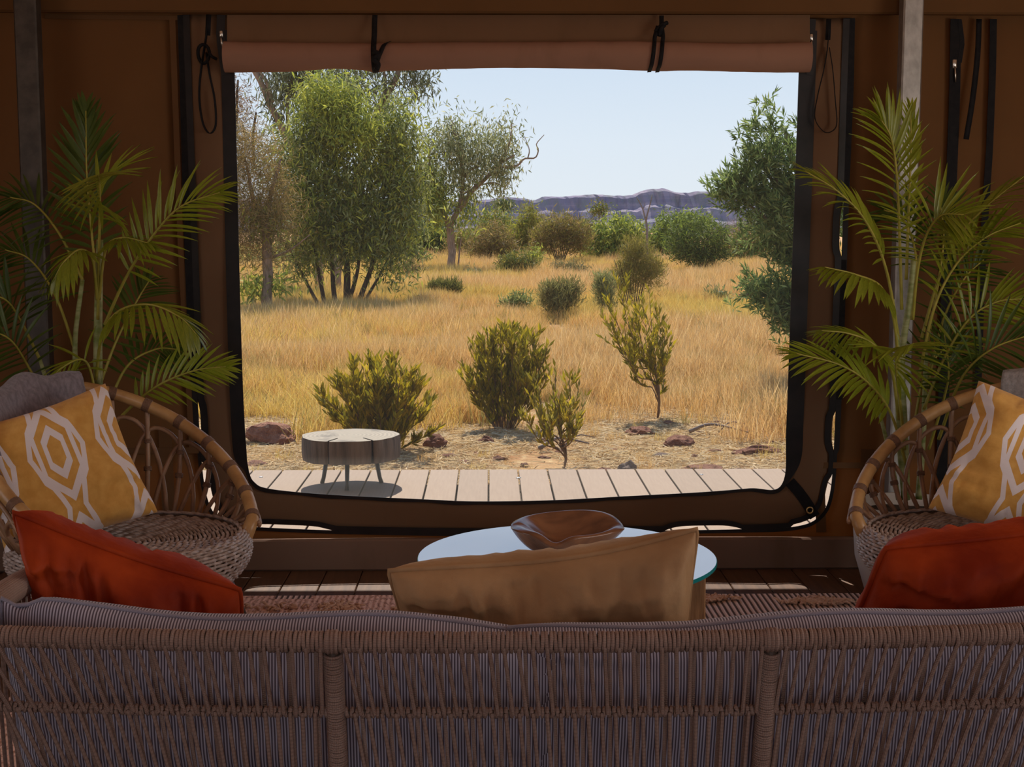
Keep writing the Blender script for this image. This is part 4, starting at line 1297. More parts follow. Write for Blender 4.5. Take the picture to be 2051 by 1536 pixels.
frond(palm1, [(200, 880, 4.9), (262, 815, 4.86), (320, 770, 4.82), (390, 742, 4.80), (452, 734, 4.80)], 0.16, 17, nrm=(-0.1, -1, 0.4), start=0.30, amax=60, amin=16)
frond(palm1, [(195, 600, 4.95), (185, 520, 4.90), (160, 500, 4.84), (128, 525, 4.80), (108, 560, 4.8)], 0.17, 13, nrm=(-0.2, -0.5, 0.8), start=0.35, droop=0.45, wpx=10.5)
frond(palm1, [(198, 600, 4.95), (212, 500, 4.90), (245, 476, 4.85), (295, 486, 4.82)], 0.15, 12, nrm=(0.2, -0.4, 0.9), start=0.40, droop=0.3)
frond(palm1, [(195, 860, 4.92), (185, 760, 4.88), (165, 720, 4.85), (120, 740, 4.82), (100, 770, 4.82)], 0.17, 13, nrm=(-0.3, -0.6, 0.6), start=0.35, droop=0.4)
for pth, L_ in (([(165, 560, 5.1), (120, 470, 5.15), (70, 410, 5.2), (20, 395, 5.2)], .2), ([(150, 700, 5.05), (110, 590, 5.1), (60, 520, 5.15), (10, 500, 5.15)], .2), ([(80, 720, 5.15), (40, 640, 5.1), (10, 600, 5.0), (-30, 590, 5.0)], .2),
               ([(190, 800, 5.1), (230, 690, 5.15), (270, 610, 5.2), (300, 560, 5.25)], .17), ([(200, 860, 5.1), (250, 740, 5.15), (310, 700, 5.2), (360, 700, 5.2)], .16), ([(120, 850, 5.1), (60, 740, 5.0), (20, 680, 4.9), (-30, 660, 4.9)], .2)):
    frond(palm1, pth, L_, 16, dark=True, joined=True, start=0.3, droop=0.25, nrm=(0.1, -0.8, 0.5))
rp_ = P(1822, 1060, 5.02); rp_.z = 0
palm2 = empty('potted_palm', rp_, 'tall palm in a pale round pot before the galvanised pole', 'plant', 'potted palms')
palm_pot(palm2, 0.212, 0.37)
canes(palm2, [([(1815, 1000, 5.02), (1810, 850, 5.0), (1806, 720, 5.0), (1822, 600, 4.99), (1830, 520, 4.98)], 0.016, 0.010), ([(1812, 1000, 5.0), (1800, 860, 4.97), (1798, 700, 4.95), (1788, 600, 4.94)], 0.012, 0.007),
              ([(1840, 1000, 5.05), (1850, 850, 5.08), (1855, 700, 5.1)], 0.013, 0.008), ([(1800, 1000, 5.0), (1780, 900, 4.95), (1760, 820, 4.9)], 0.010, 0.006)])
frond(palm2, [(1806, 620, 4.98), (1802, 480, 4.95), (1796, 350, 4.90), (1784, 275, 4.86), (1762, 236, 4.84)], 0.20, 21, nrm=(0.15, -1, 0.25), start=0.28, amax=62, amin=14)
frond(palm2, [(1815, 560, 5.05), (1820, 420, 5.08), (1824, 300, 5.10), (1824, 218, 5.10)], 0.13, 16, nrm=(0.5, -0.8, 0.1), start=0.30, amax=50, amin=12, joined=True)
frond(palm2, [(1800, 680, 4.95), (1775, 540, 4.88), (1735, 445, 4.82), (1680, 385, 4.78), (1612, 342, 4.76)], 0.165, 21, nrm=(0.3, -0.6, 0.75), start=0.30, amax=58, amin=14, droop=0.1)
frond(palm2, [(1828, 640, 4.96), (1838, 540, 4.90), (1856, 470, 4.82), (1885, 432, 4.75), (1930, 430, 4.70)], 0.225, 21, nrm=(0, -0.8, 0.6), start=0.30, amax=74, amin=40, droop=0.1)
frond(palm2, [(1845, 680, 5.0), (1880, 560, 4.96), (1925, 470, 4.92), (1980, 410, 4.88), (2062, 345, 4.85)], 0.16, 18, nrm=(-0.3, -0.5, 0.8), start=0.40, amax=50, amin=12, droop=0.2, joined=True)
frond(palm2, [(1840, 760, 4.98), (1870, 620, 4.93), (1915, 530, 4.90), (1975, 475, 4.86), (2045, 446, 4.84)], 0.18, 20, nrm=(-0.2, -0.7, 0.6), start=0.32, amax=58, amin=14, droop=0.15)
frond(palm2, [(1802, 760, 4.96), (1790, 640, 4.90), (1765, 575, 4.82), (1715, 550, 4.75), (1652, 535, 4.70)], 0.16, 18, nrm=(0.1, -0.45, 0.9), start=0.34, droop=0.42, wpx=11)
frond(palm2, [(1800, 840, 4.95), (1785, 740, 4.88), (1750, 690, 4.82), (1700, 668, 4.78), (1645, 662, 4.76)], 0.15, 16, nrm=(0.1, -0.5, 0.85), start=0.36, droop=0.3, joined=True)
frond(palm2, [(1815, 930, 4.93), (1785, 830, 4.84), (1740, 768, 4.76), (1680, 730, 4.70), (1595, 708, 4.66)], 0.20, 21, nrm=(0.1, -0.7, 0.7), start=0.30, droop=0.18, amax=64, amin=16, wpx=10.5)
frond(palm2, [(1812, 900, 4.95), (1802, 800, 4.86), (1795, 740, 4.78), (1800, 700, 4.68), (1830, 688, 4.58)], 0.21, 17, nrm=(0, -0.6, 0.8), start=0.40, droop=0.22, amax=76, amin=45)
for pth, L_ in (([(1850, 820, 5.0), (1890, 720, 4.98), (1940, 640, 4.96), (1995, 605, 4.95), (2050, 598, 4.94)], .2),):
    frond(palm2, pth, L_, 17, start=0.3, amax=64, amin=18, droop=0.1, joined=True)
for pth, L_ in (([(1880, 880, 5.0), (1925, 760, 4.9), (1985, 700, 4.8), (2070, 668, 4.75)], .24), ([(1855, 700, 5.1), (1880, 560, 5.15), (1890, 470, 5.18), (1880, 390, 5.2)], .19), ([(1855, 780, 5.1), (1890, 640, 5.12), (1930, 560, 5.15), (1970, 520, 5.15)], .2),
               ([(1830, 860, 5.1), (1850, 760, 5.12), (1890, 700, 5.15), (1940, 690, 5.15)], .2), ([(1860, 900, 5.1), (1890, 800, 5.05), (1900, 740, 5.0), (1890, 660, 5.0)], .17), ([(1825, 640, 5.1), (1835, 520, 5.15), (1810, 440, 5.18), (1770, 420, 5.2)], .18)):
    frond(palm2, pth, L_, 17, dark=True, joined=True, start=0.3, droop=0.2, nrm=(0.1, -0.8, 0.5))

# knitted end of the throw
tag(kn.build('knit_bundle', M['knit']), 'small bunched roll of ribbed grey knit beside the mustard cushion', 'blanket')
# ================================================================== OUTDOORS
GZ = -0.14
def gz(x, y):
    return GZ + 0.035 * nz(x * 0.5, y * 0.5, 1.0) + 0.05 * nz(x * 0.13, y * 0.13, 4.0) * min(1, max(0, (y - 8) / 6)) - 0.05 * max(0, min(1, (9.0 - y)))
def on(px, py):
    p = G(px, py, GZ); p.z = gz(p.x, p.y); return p
ys = [4.6 + 0.25 * i for i in range(40)]
while ys[-1] < 420: ys.append(ys[-1] * 1.07)
vs, fs = [], []
NX = 90
for y in ys:
    hw = 6 + y * 0.75
    for i in range(NX + 1):
        x = -hw + 2 * hw * i / NX
        vs.append((x, y, gz(x, y) if y < 120 else GZ))
for j in range(len(ys) - 1):
    for i in range(NX):
        fs.append((j * (NX + 1) + i, j * (NX + 1) + i + 1, (j + 1) * (NX + 1) + i + 1, (j + 1) * (NX + 1) + i))
tag(MB().add(vs, fs).build('ground', M['sand']), 'sandy red ground with dry straw beyond the deck', kind='structure')
# ground around and behind the tent
tag(MB().add([(-60, -60, -0.30), (60, -60, -0.30), (60, 4.7, -0.30), (-60, 4.7, -0.30)], [(0, 1, 2, 3)]).build('ground_rear', M['sand'], smooth=False), 'sandy ground under and behind the tent', kind='structure')

rng = np.random.default_rng(11)
def unit(v): return v / np.maximum(1e-9, np.linalg.norm(v, axis=1, keepdims=True))
def leaf_quads(pos, d, L, W, bend=0.0):
    n = len(pos)
    s = np.cross(d, rng.normal(size=(n, 3))); s = unit(s)
    L = np.asarray(L).reshape(-1, 1) * np.ones((n, 1)); W = np.asarray(W).reshape(-1, 1) * np.ones((n, 1))
    mid = pos + d * L * 0.45; tip = pos + d * L
    tip[:, 2] -= (bend * L[:, 0])
    V = np.stack([pos, mid + s * W * 0.5, tip, mid - s * W * 0.5], 1).reshape(-1, 3)
    Fq = np.arange(4 * n).reshape(-1, 4)
    return V, Fq
def tints(n, cols, jitter=0.18, rep=4):
    cols = np.array(cols); c = cols[rng.integers(0, len(cols), n)]
    c = c * (1 + rng.normal(size=(n, 1)) * jitter)
    return np.repeat(np.clip(c, 0.003, 1), rep, axis=0)
def blob_points(blobs, n, cluster, cs):
    """clustered points in ellipsoids: blobs = [(centre, radii, weight)]"""
    w = np.array([b[2] for b in blobs], float); w /= w.sum()
    nc = max(1, n // cluster)
    bi = rng.choice(len(blobs), nc, p=w)
    dirs = unit(rng.normal(size=(nc, 3))); rad = rng.random((nc, 1)) ** 0.45
    cen = np.array([b[0] for b in blobs])[bi] + dirs * rad * np.array([b[1] for b in blobs])[bi]
    ci = rng.integers(0, nc, n)
    return cen[ci] + rng.normal(size=(n, 3)) * np.asarray(cs)
def foliage(parent, blobs, n, L, W, cols, zbias=-0.6, cluster=14, cs=0.12, name='foliage', bend=0.1, spread=1.0):
    o0 = np.array(parent.location)
    pos = blob_points(blobs, n, cluster, cs)
    d = rng.normal(size=(n, 3)) * spread; d[:, 2] += zbias; d = unit(d)
    V, Fq = leaf_quads(pos - o0, d, L * rng.uniform(0.7, 1.25, n), W * rng.uniform(0.75, 1.2, n), bend)
    me = mesh_np(name, V, Fq, tints(n, cols))
    o = link(name, me, M['leaf'], parent)
    return tag(o, kind='stuff')
def pxblob(px, py, rx, ry, Y, w=None, rd=None):
    c = P(px, py, Y); k = S(Y)
    return (tuple(c), (rx * k, (rd if rd else (rx + ry) / 2) * k, ry * k), w if w else rx * ry)
def limbs(parent, Y, lst, mt, name='trunk', joined=True, n=18):
    m = MB(); o0 = parent.location
    for path, r0, r1 in lst:
        pts = [P(q[0], q[1], Y + (q[2] if len(q) > 2 else 0)) - o0 for q in path]
        sp_ = spline(pts, n)
        wob = (r0 + r1) * 0.6 * S(Y)
        sp_ = [p + Vector((nz(p.z * 1.3, p.x, 2) * wob, nz(p.z * 1.3, p.x, 7) * wob, 0)) for p in sp_]
        m.tube(sp_, [(r0 + (r1 - r0) * i / (n - 1)) * S(Y) for i in range(n)], 7)
        if not joined:
            m.build(name, mt, parent); m = MB()
    if joined: m.build(name, mt, parent)

OLIVE = [(0.25, 0.27, 0.035), (0.34, 0.34, 0.045), (0.17, 0.21, 0.035), (0.42, 0.40, 0.07)]
OLIVE = [tuple(min(0.9, c * 1.22) for c in q) for q in OLIVE]
EUC = [(0.155, 0.18, 0.055), (0.23, 0.25, 0.085), (0.32, 0.33, 0.13), (0.10, 0.125, 0.04)]
EUC = [tuple(min(0.9, c * 1.33) for c in q) for q in EUC]
EUC_L = [(0.30, 0.33, 0.05), (0.44, 0.44, 0.07), (0.20, 0.24, 0.05)]
EUC_L = [tuple(min(0.9, c * 1.25) for c in q) for q in EUC_L]
PALE = [(0.29, 0.30, 0.14), (0.20, 0.22, 0.09), (0.38, 0.37, 0.19), (0.13, 0.15, 0.06)]
PALE = [tuple(min(0.9, c * 1.33) for c in q) for q in PALE]
MULGA = [(0.22, 0.19, 0.035), (0.16, 0.15, 0.03), (0.30, 0.25, 0.05)]
MULGA = [tuple(min(0.9, c * 1.27) for c in q) for q in MULGA]
BROWN = [(0.24, 0.165, 0.055), (0.30, 0.21, 0.08), (0.17, 0.13, 0.045)]
BROWN = [tuple(min(0.9, c * 1.25) for c in q) for q in BROWN]
GREEN = [(0.17, 0.22, 0.035), (0.11, 0.155, 0.03), (0.26, 0.30, 0.06)]
GREEN = [tuple(min(0.9, c * 1.27) for c in q) for q in GREEN]
DKGREEN = [(0.085, 0.115, 0.025), (0.13, 0.16, 0.035), (0.06, 0.085, 0.02)]
DKGREEN = [tuple(min(0.9, c * 1.27) for c in q) for q in DKGREEN]

# --- eucalyptus clump
Y1 = G(690, 615, GZ).y
tr = empty('eucalyptus_clump', on(690, 615), 'many stemmed green eucalyptus clump, tallest and densest of the trees', 'tree')
limbs(tr, Y1, [([(697, 618), (695, 540), (688, 430), (672, 330), (660, 240)], 8, 2), ([(672, 618), (668, 560), (662, 450), (640, 330)], 6, 2), ([(716, 620), (735, 560), (760, 460), (775, 330), (785, 260)], 6, 1.5),
               ([(650, 620), (643, 560), (625, 470), (600, 380)], 5, 1.5), ([(640, 618), (615, 565), (590, 520), (570, 480)], 4, 1.2), ([(722, 620), (745, 580), (770, 530), (800, 470)], 4, 1.2),
               ([(697, 612), (712, 560), (724, 470), (735, 380)], 5, 1.5)], M['bark_dark'], 'stem', joined=False)
bl_ = [pxblob(665, 235, 70, 75, Y1), pxblob(620, 330, 65, 95, Y1), pxblob(785, 290, 55, 80, Y1), pxblob(705, 380, 50, 80, Y1), pxblob(800, 390, 52, 90, Y1), pxblob(635, 440, 62, 70, Y1), pxblob(775, 465, 55, 60, Y1),
       pxblob(700, 470, 70, 45, Y1), pxblob(600, 510, 40, 32, Y1), pxblob(790, 530, 24, 30, Y1, 500), pxblob(560, 330, 30, 60, Y1, 900)]
foliage(tr, bl_, 33000, 0.145, 0.031, EUC + EUC_L, -0.9, 30, (0.19, 0.19, 0.25))
foliage(tr, [pxblob(660, 200, 55, 45, Y1 - .5), pxblob(700, 250, 60, 50, Y1 - .6), pxblob(600, 420, 40, 50, Y1 - .5)], 4500, 0.135, 0.027, EUC_L, -0.6, 40, (0.16, 0.16, 0.16))
# --- tall gum behind with forked pale limbs
Y2 = 34.0
tr = empty('tall_gum_tree', P(700, 590, Y2), 'tall grey gum with bare pale limbs reaching past the blind behind the clump', 'tree')
tr.location.z = GZ
limbs(tr, Y2, [([(640, 590), (640, 450), (600, 330), (560, 250), (525, 175), (500, 130), (480, 90)], 10, 4), ([(545, 205), (533, 165), (518, 140), (512, 110)], 5, 2), ([(700, 420), (730, 300), (762, 210), (785, 165), (800, 130), (815, 90)], 9, 4),
               ([(668, 590), (690, 480), (705, 400)], 11, 8), ([(590, 300), (575, 240), (580, 180), (600, 120)], 4, 2), ([(768, 200), (770, 160), (765, 120)], 4, 2)], M['bark'], 'limb', joined=False)
foliage(tr, [pxblob(590, 165, 45, 45, Y2), pxblob(720, 160, 60, 30, Y2), pxblob(830, 150, 35, 22, Y2, 700), pxblob(790, 100, 70, 40, Y2), pxblob(640, 120, 100, 40, Y2), pxblob(850, 165, 14, 18, Y2, 200), pxblob(770, 180, 20, 30, Y2, 400), pxblob(560, 210, 22, 30, Y2, 400)],
        6500, 0.20, 0.038, [(0.17, 0.19, 0.10), (0.24, 0.26, 0.14), (0.11, 0.13, 0.06)], -1.2, 40, (0.24, 0.24, 0.34))
# --- thick trunk with brown wispy crown on the left
Y3 = G(538, 632, GZ).y
tr = empty('wispy_brown_tree', on(538, 632), 'brown wispy leaved tree on one thick straight trunk beside the clump', 'tree')
limbs(tr, Y3, [([(538, 636), (537, 580), (536, 500), (530, 430)], 12, 9), ([(534, 470), (510, 400), (490, 320)], 7, 2), ([(533, 450), (545, 380), (560, 320)], 7, 2), ([(535, 520), (580, 500), (620, 470)], 3, 1)], M['bark'], 'trunk', joined=False)
foliage(tr, [pxblob(525, 350, 48, 80, Y3), pxblob(500, 450, 50, 70, Y3), pxblob(555, 420, 45, 70, Y3), pxblob(480, 300, 40, 70, Y3), pxblob(545, 520, 55, 25, Y3, 900), pxblob(440, 420, 60, 110, Y3)], 15000, 0.16, 0.012, BROWN, -0.2, 14, (0.17, 0.17, 0.17), bend=0.0)
foliage(tr, [pxblob(505, 570, 25, 20, Y3), pxblob(555, 565, 14, 18, Y3), pxblob(530, 440, 30, 30, Y3)], 700, 0.17, 0.04, EUC_L, -0.8, 14, 0.1)
# --- small reddish tree at the window's left edge, far
Y4 = 40.0
tr = empty('russet_tree', P(455, 560, Y4), 'sparse russet tree with dark twigs behind the brown wispy crown', 'tree'); tr.location.z = GZ
limbs(tr, Y4, [([(450, 590), (455, 400), (470, 260), (480, 160)], 6, 2), ([(505, 330), (508, 270), (512, 225)], 4, 2), ([(460, 360), (490, 300), (486, 250)], 3, 1.5)], M['bark_dark'], 'limb', joined=False)
foliage(tr, [pxblob(470, 200, 40, 60, Y4), pxblob(480, 280, 40, 40, Y4), pxblob(440, 300, 60, 120, Y4)], 4500, 0.22, 0.02, [(0.24, 0.13, 0.06), (0.30, 0.19, 0.10), (0.16, 0.10, 0.05)], -0.2, 12, 0.2)
# --- spreading gum in the middle
Y5 = G(905, 545, GZ).y
tr = empty('spreading_gum_tree', on(905, 545), 'airy spreading gum tree with a bare twisting side branch against the sky', 'tree')
limbs(tr, Y5, [([(905, 548), (905, 500), (902, 460), (900, 440)], 8, 7), ([(900, 445), (885, 410), (868, 370), (862, 340), (858, 300)], 6, 2), ([(902, 450), (918, 420), (925, 380), (925, 340), (920, 300), (905, 250)], 6, 2), ([(915, 425), (945, 385), (970, 360), (1000, 330), (1030, 310)], 6, 2),
               ([(1000, 335), (1035, 332), (1050, 318), (1072, 316), (1078, 300), (1074, 288), (1090, 270)], 2.4, 0.7), ([(925, 365), (935, 345), (955, 332), (965, 318)], 3, 1.5), ([(1057, 318), (1060, 300), (1050, 272)], 1.4, 0.5),
               ([(1000, 330), (1020, 290), (1025, 240)], 3, 1), ([(920, 300), (915, 260), (898, 232)], 2, 0.7), ([(918, 545), (920, 500), (925, 470)], 2, 1), ([(925, 390), (960, 372), (990, 366), (1012, 376)], 2, 0.8)], M['bark'], 'limb', joined=False)
foliage(tr, [pxblob(905, 280, 38, 45, Y5), pxblob(1025, 250, 25, 22, Y5), pxblob(1000, 290, 42, 35, Y5), pxblob(950, 310, 50, 45, Y5), pxblob(930, 350, 50, 40, Y5), pxblob(1005, 340, 30, 30, Y5), pxblob(870, 330, 26, 50, Y5), pxblob(860, 300, 20, 22, Y5, 400), pxblob(985, 365, 22, 22, Y5, 350)],
        6800, 0.21, 0.044, PALE, -1.3, 60, (0.24, 0.24, 0.42))
foliage(tr, [pxblob(870, 400, 26, 55, Y5), pxblob(855, 360, 18, 40, Y5), pxblob(930, 420, 30, 40, Y5, 500)], 2800, 0.24, 0.05, EUC_L + GREEN, -1.2, 16, (0.2, 0.2, 0.3))
# --- leafy tree close to the tent on the right
Y6 = 12.5
tr = empty('broad_leaf_tree', P(1660, 860, Y6), 'leafy bright green tree close by at the right edge of the window', 'tree'); tr.location.z = gz(tr.location.x, Y6)
limbs(tr, Y6, [([(1665, 880), (1655, 700), (1640, 500), (1600, 350), (1570, 260)], 9, 3), ([(1645, 560), (1580, 480), (1500, 410), (1445, 385)], 4, 1.5), ([(1650, 640), (1600, 600), (1540, 590), (1480, 590)], 4, 1.2), ([(1640, 520), (1580, 400), (1510, 290)], 4, 1.5), ([(1650, 700), (1590, 640), (1560, 650)], 3, 1)], M['bark'], 'limb', joined=False)
bl_ = [pxblob(1560, 290, 55, 55, Y6), pxblob(1530, 260, 28, 18, Y6, 500), pxblob(1520, 320, 30, 40, Y6, 900), pxblob(1580, 380, 50, 60, Y6), pxblob(1490, 388, 50, 22, Y6, 2400), pxblob(1550, 450, 55, 60, Y6), pxblob(1590, 520, 40, 50, Y6), pxblob(1640, 420, 60, 130, Y6), pxblob(1535, 595, 52, 17, Y6, 2600), pxblob(1575, 635, 32, 26, Y6, 1800), pxblob(1640, 620, 50, 60, Y6), pxblob(1560, 245, 25, 14, Y6, 300)]
pos = blob_points(bl_, 1700, 8, 0.075)
segs = []
# rosettes of narrow leaves
o0 = np.array(tr.location)
k = 13
cen = np.repeat(pos, k, axis=0)
ax = unit(np.repeat(rng.normal(size=(1700, 3)) * 0.6 + np.array([-0.35, -0.2, 0.9]), k, axis=0))
rnd = unit(rng.normal(size=(1700 * k, 3)))
tt = np.tile(np.linspace(0, 1, k), 1700).reshape(-1, 1)
d = unit(ax * (0.35 + 0.7 * tt) + rnd * (1.0 - 0.55 * tt))
V, Fq = leaf_quads(cen + ax * tt * 0.12 - o0, d, 0.088 * rng.uniform(0.75, 1.2, 1700 * k), 0.016, 0.05)
tag(link('foliage', mesh_np('foliage', V, Fq, tints(1700 * k, [(0.15, 0.22, 0.06), (0.22, 0.30, 0.085), (0.10, 0.155, 0.04), (0.33, 0.39, 0.13)])), M['leaf'], tr), kind='stuff')

# --- scrub beyond the grass (each its own tree or bush)
def scrub(name, px, base, label, blobs, n, L, W, cols, stems, zb=0.4, cl=12, csk=6, Y=None, mt='bark_dark', bend=0.0, group='scrub beyond the grass', cat='bush'):
    Yb = Y if Y else G(px, base, GZ).y
    loc = on(px, base) if not Y else Vector((P(px, base, Y).x, Y, GZ))
    r = empty(name, loc, label, cat, group)
    if stems: limbs(r, Yb, stems, M[mt], 'stems', joined=True, n=8)
    else:
        m_ = MB(); k_ = S(Yb)
        for b in blobs:
            e = P(b[0], b[1], Yb) - loc
            m_.tube(spline([Vector((0, 0, -0.05)), Vector((e.x * 0.5, 0, e.z * 0.35)), e], 8), [max(0.012, 2.5 * k_) * (1 - 0.09 * i) for i in range(8)], 5)
        m_.build('stems', M[mt], r)
    foliage(r, [pxblob(*b, Yb) for b in blobs], n, L * S(Yb), W * S(Yb), cols, zb, cl, csk * S(Yb), bend=bend)
    return r
fan = lambda px, base, top, hw, n: [([(px + (i - n / 2) * 1.5, base + 2), (px + (i - n / 2 + .5) * hw / n, (base + top) / 2), (px + (i - n / 2 + .5) * 2 * hw / n, top)], 1.3, 0.6) for i in range(n)]
scrub('mulga_bush', 1120, 530, 'wide grey brown mulga with fanned bare stems in the middle of the scrub', [(1120, 465, 55, 38), (1090, 480, 35, 30), (1155, 480, 35, 30)], 6000, 13, 1.6, MULGA + BROWN, fan(1122, 528, 450, 45, 9), 0.9)
scrub('dark_green_bush', 1400, 548, 'large rounded dark green bush on several thin stems', [(1400, 480, 62, 50), (1360, 490, 35, 35), (1440, 490, 35, 38), (1405, 510, 55, 28)], 7500, 11, 1.8, DKGREEN + GREEN[:1], fan(1400, 546, 500, 40, 9), 0.6)
scrub('bright_willow_bush', 1230, 545, 'bright yellow green drooping bush left of the dead tree', [(1225, 470, 38, 45), (1260, 470, 30, 40), (1195, 490, 30, 40), (1250, 510, 40, 30)], 5500, 11, 2.6, GREEN + EUC_L[:2], fan(1225, 540, 470, 30, 5), -0.8, Y=62)
scrub('tall_green_bush', 1345, 540, 'tall mid green bush rising behind the rounded dark bush', [(1340, 470, 38, 48), (1385, 445, 42, 28), (1320, 500, 28, 40)], 5000, 11, 2.6, GREEN, fan(1340, 540, 480, 26, 5), -0.5, Y=66)
scrub('olive_bush', 1060, 530, 'olive green upright bush right of the spreading gum', [(1060, 450, 26, 38), (1040, 480, 28, 38), (1075, 490, 26, 34)], 4200, 12, 2.0, MULGA + OLIVE[:2], None, 0.8, Y=70)
scrub('olive_bush', 1000, 530, 'deep olive bush just behind the spreading gum trunk', [(990, 460, 40, 44), (960, 490, 32, 36), (1020, 480, 30, 40)], 5200, 12, 2.2, GREEN + MULGA, None, 0.5, Y=74)
scrub('mulga_bush', 990, 528, 'grey leaning mulga with dark trunk below the olive bushes', [(985, 480, 42, 36), (1010, 500, 30, 24), (960, 500, 26, 24)], 4200, 11, 1.5, BROWN + MULGA[:1], [([(970, 535), (980, 505), (1000, 470)], 3, 1), ([(975, 535), (985, 500), (970, 470)], 2.5, 1)], 0.4)
scrub('low_round_bush', 1037, 555, 'low dense dark bush sitting alone in the grass before the olive bushes', [(1037, 528, 38, 26), (1015, 535, 20, 18), (1060, 535, 20, 18)], 3600, 9, 1.6, DKGREEN + MULGA, None, 0.7)
scrub('small_bright_bush', 1075, 530, 'small lime green bush peeping behind the low dense bush', [(1072, 515, 12, 16)], 500, 9, 2.2, EUC_L, None, 0.3, Y=52)
scrub('pale_low_bush', 1135, 555, 'pale khaki low bush in front of the wide mulga', [(1130, 540, 28, 13), (1165, 543, 26, 9)], 1800, 8, 1.5, [(0.28, 0.24, 0.10), (0.20, 0.18, 0.07)], None, 0.8)
scrub('distant_tree', 1200, 440, 'single rounded tree standing out below the range', [(1200, 420, 17, 13)], 700, 6, 2.2, DKGREEN + MULGA, None, 0.2, Y=95)
scrub('distant_tree', 1010, 440, 'dark low tree at the foot of the range behind the olive bushes', [(1008, 412, 22, 10)], 700, 6, 2.2, DKGREEN, None, 0.2, Y=100)
scrub('green_thicket', 880, 520, 'leafy green thicket at the foot of the spreading gum', [(940, 500, 30, 45), (850, 490, 30, 55), (820, 480, 40, 45), (880, 470, 30, 40)], 6500, 11, 2.4, GREEN + DKGREEN, None, -0.3, Y=70)
scrub('green_thicket', 800, 520, 'shaded thicket right behind the eucalyptus stems', [(760, 510, 60, 40), (830, 520, 40, 30), (680, 510, 60, 45)], 5000, 11, 2.4, DKGREEN + GREEN[:1], None, -0.3, Y=55)
scrub('green_thicket', 560, 540, 'dull green thicket far behind the thick straight trunk', [(500, 520, 60, 45), (580, 520, 50, 50), (620, 500, 40, 60)], 5000, 11, 2.2, GREEN + BROWN, None, 0.0, Y=52)
scrub('wispy_bush', 825, 565, 'thin grey wispy bush between the clump and the spreading gum', [(825, 540, 26, 26)], 1100, 10, 1.0, [(0.22, 0.17, 0.07), (0.17, 0.14, 0.06)], fan(826, 563, 530, 20, 5), 0.7)
scrub('right_thicket', 1500, 535, 'tangled green and grey thicket behind the leafy bright tree', [(1500, 490, 40, 45), (1470, 505, 30, 28), (1550, 480, 50, 60)], 5200, 11, 2.2, GREEN + BROWN, None, 0.3, Y=58)
scrub('grey_thicket', 1500, 500, 'bare grey brushwood on the slope below the range', [(1500, 470, 60, 25), (1440, 470, 40, 14)], 2600, 14, 0.8, [(0.22, 0.17, 0.15), (0.28, 0.22, 0.20)], None, 1.4, Y=85)
scrub('grey_thicket', 1000, 470, 'grey brushwood on the slope under the far cliffs', [(1090, 450, 70, 14), (1180, 460, 50, 14)], 2200, 12, 0.8, [(0.20, 0.16, 0.14), (0.25, 0.2, 0.17)], None, 1.4, Y=92)
scrub('reedy_bush', 1120, 642, 'upright khaki reedy bush standing alone in mid grass', [(1120, 600, 36, 36), (1100, 590, 22, 28), (1145, 590, 22, 28)], 4200, 15, 1.5, [(0.26, 0.24, 0.07), (0.20, 0.19, 0.06), (0.33, 0.29, 0.10)], fan(1120, 640, 580, 36, 9), 1.6, group='bushes in the grass', csk=5)
scrub('reedy_bush', 890, 604, 'olive reedy tussock bush before the spreading gum', [(890, 583, 26, 18), (872, 580, 14, 16), (910, 580, 14, 16)], 2600, 13, 1.6, [(0.17, 0.17, 0.04), (0.22, 0.21, 0.055)], fan(890, 603, 575, 26, 7), 1.5, group='bushes in the grass', csk=4)
scrub('feathery_bush', 1270, 625, 'feathery brown acacia with a wide airy crown behind the slender shrub', [(1280, 530, 40, 42), (1255, 560, 36, 36), (1305, 550, 28, 30), (1270, 500, 25, 25)], 6000, 16, 1.1, MULGA + [(0.28, 0.21, 0.06)], fan(1268, 640, 520, 42, 9), 1.0, group='bushes in the grass', csk=6)
scrub('reedy_bush', 1215, 640, 'pale green reedy bush at the foot of the feathery acacia', [(1215, 590, 24, 36), (1205, 570, 16, 22)], 1900, 14, 1.5, [(0.26, 0.27, 0.09), (0.32, 0.31, 0.11)], fan(1214, 640, 570, 20, 5), 1.6, group='bushes in the grass', csk=5)
scrub('small_green_bush', 1033, 632, 'small loose green bush behind the tall olive shrub', [(1040, 605, 24, 18), (1020, 612, 18, 14)], 700, 13, 3.0, [(0.22, 0.26, 0.08), (0.30, 0.32, 0.10)], None, 0.8, group='bushes in the grass')
scrub('small_green_bush', 1435, 612, 'small grey green bush alone before the dark rounded bush', [(1435, 598, 26, 14), (1450, 602, 12, 10)], 700, 13, 2.6, [(0.20, 0.22, 0.08), (0.27, 0.27, 0.10)], None, 0.8, group='bushes in the grass')
scrub('small_green_bush', 940, 555, 'tiny blue green bush beside the spreading gum trunk', [(945, 550, 16, 8)], 260, 8, 2.0, [(0.15, 0.19, 0.09)], None, 0.6, group='bushes in the grass')
scrub('olive_bush', 1180, 530, 'dark olive bush between the wide mulga and the bright drooping bush', [(1175, 480, 30, 40), (1190, 505, 26, 26)], 3200, 11, 2.0, MULGA + DKGREEN, None, 0.4, Y=72)
scrub('olive_bush', 1300, 535, 'shaded olive bush behind the foot of the dead tree', [(1298, 500, 26, 32), (1290, 515, 30, 20)], 2600, 11, 2.0, MULGA + GREEN, None, 0.4, Y=78)
scrub('mulga_bush', 920, 530, 'dusky mulga half hidden by the spreading gum trunk', [(925, 490, 30, 36), (950, 505, 26, 26)], 3000, 12, 1.6, MULGA + BROWN, None, 0.5, Y=66)
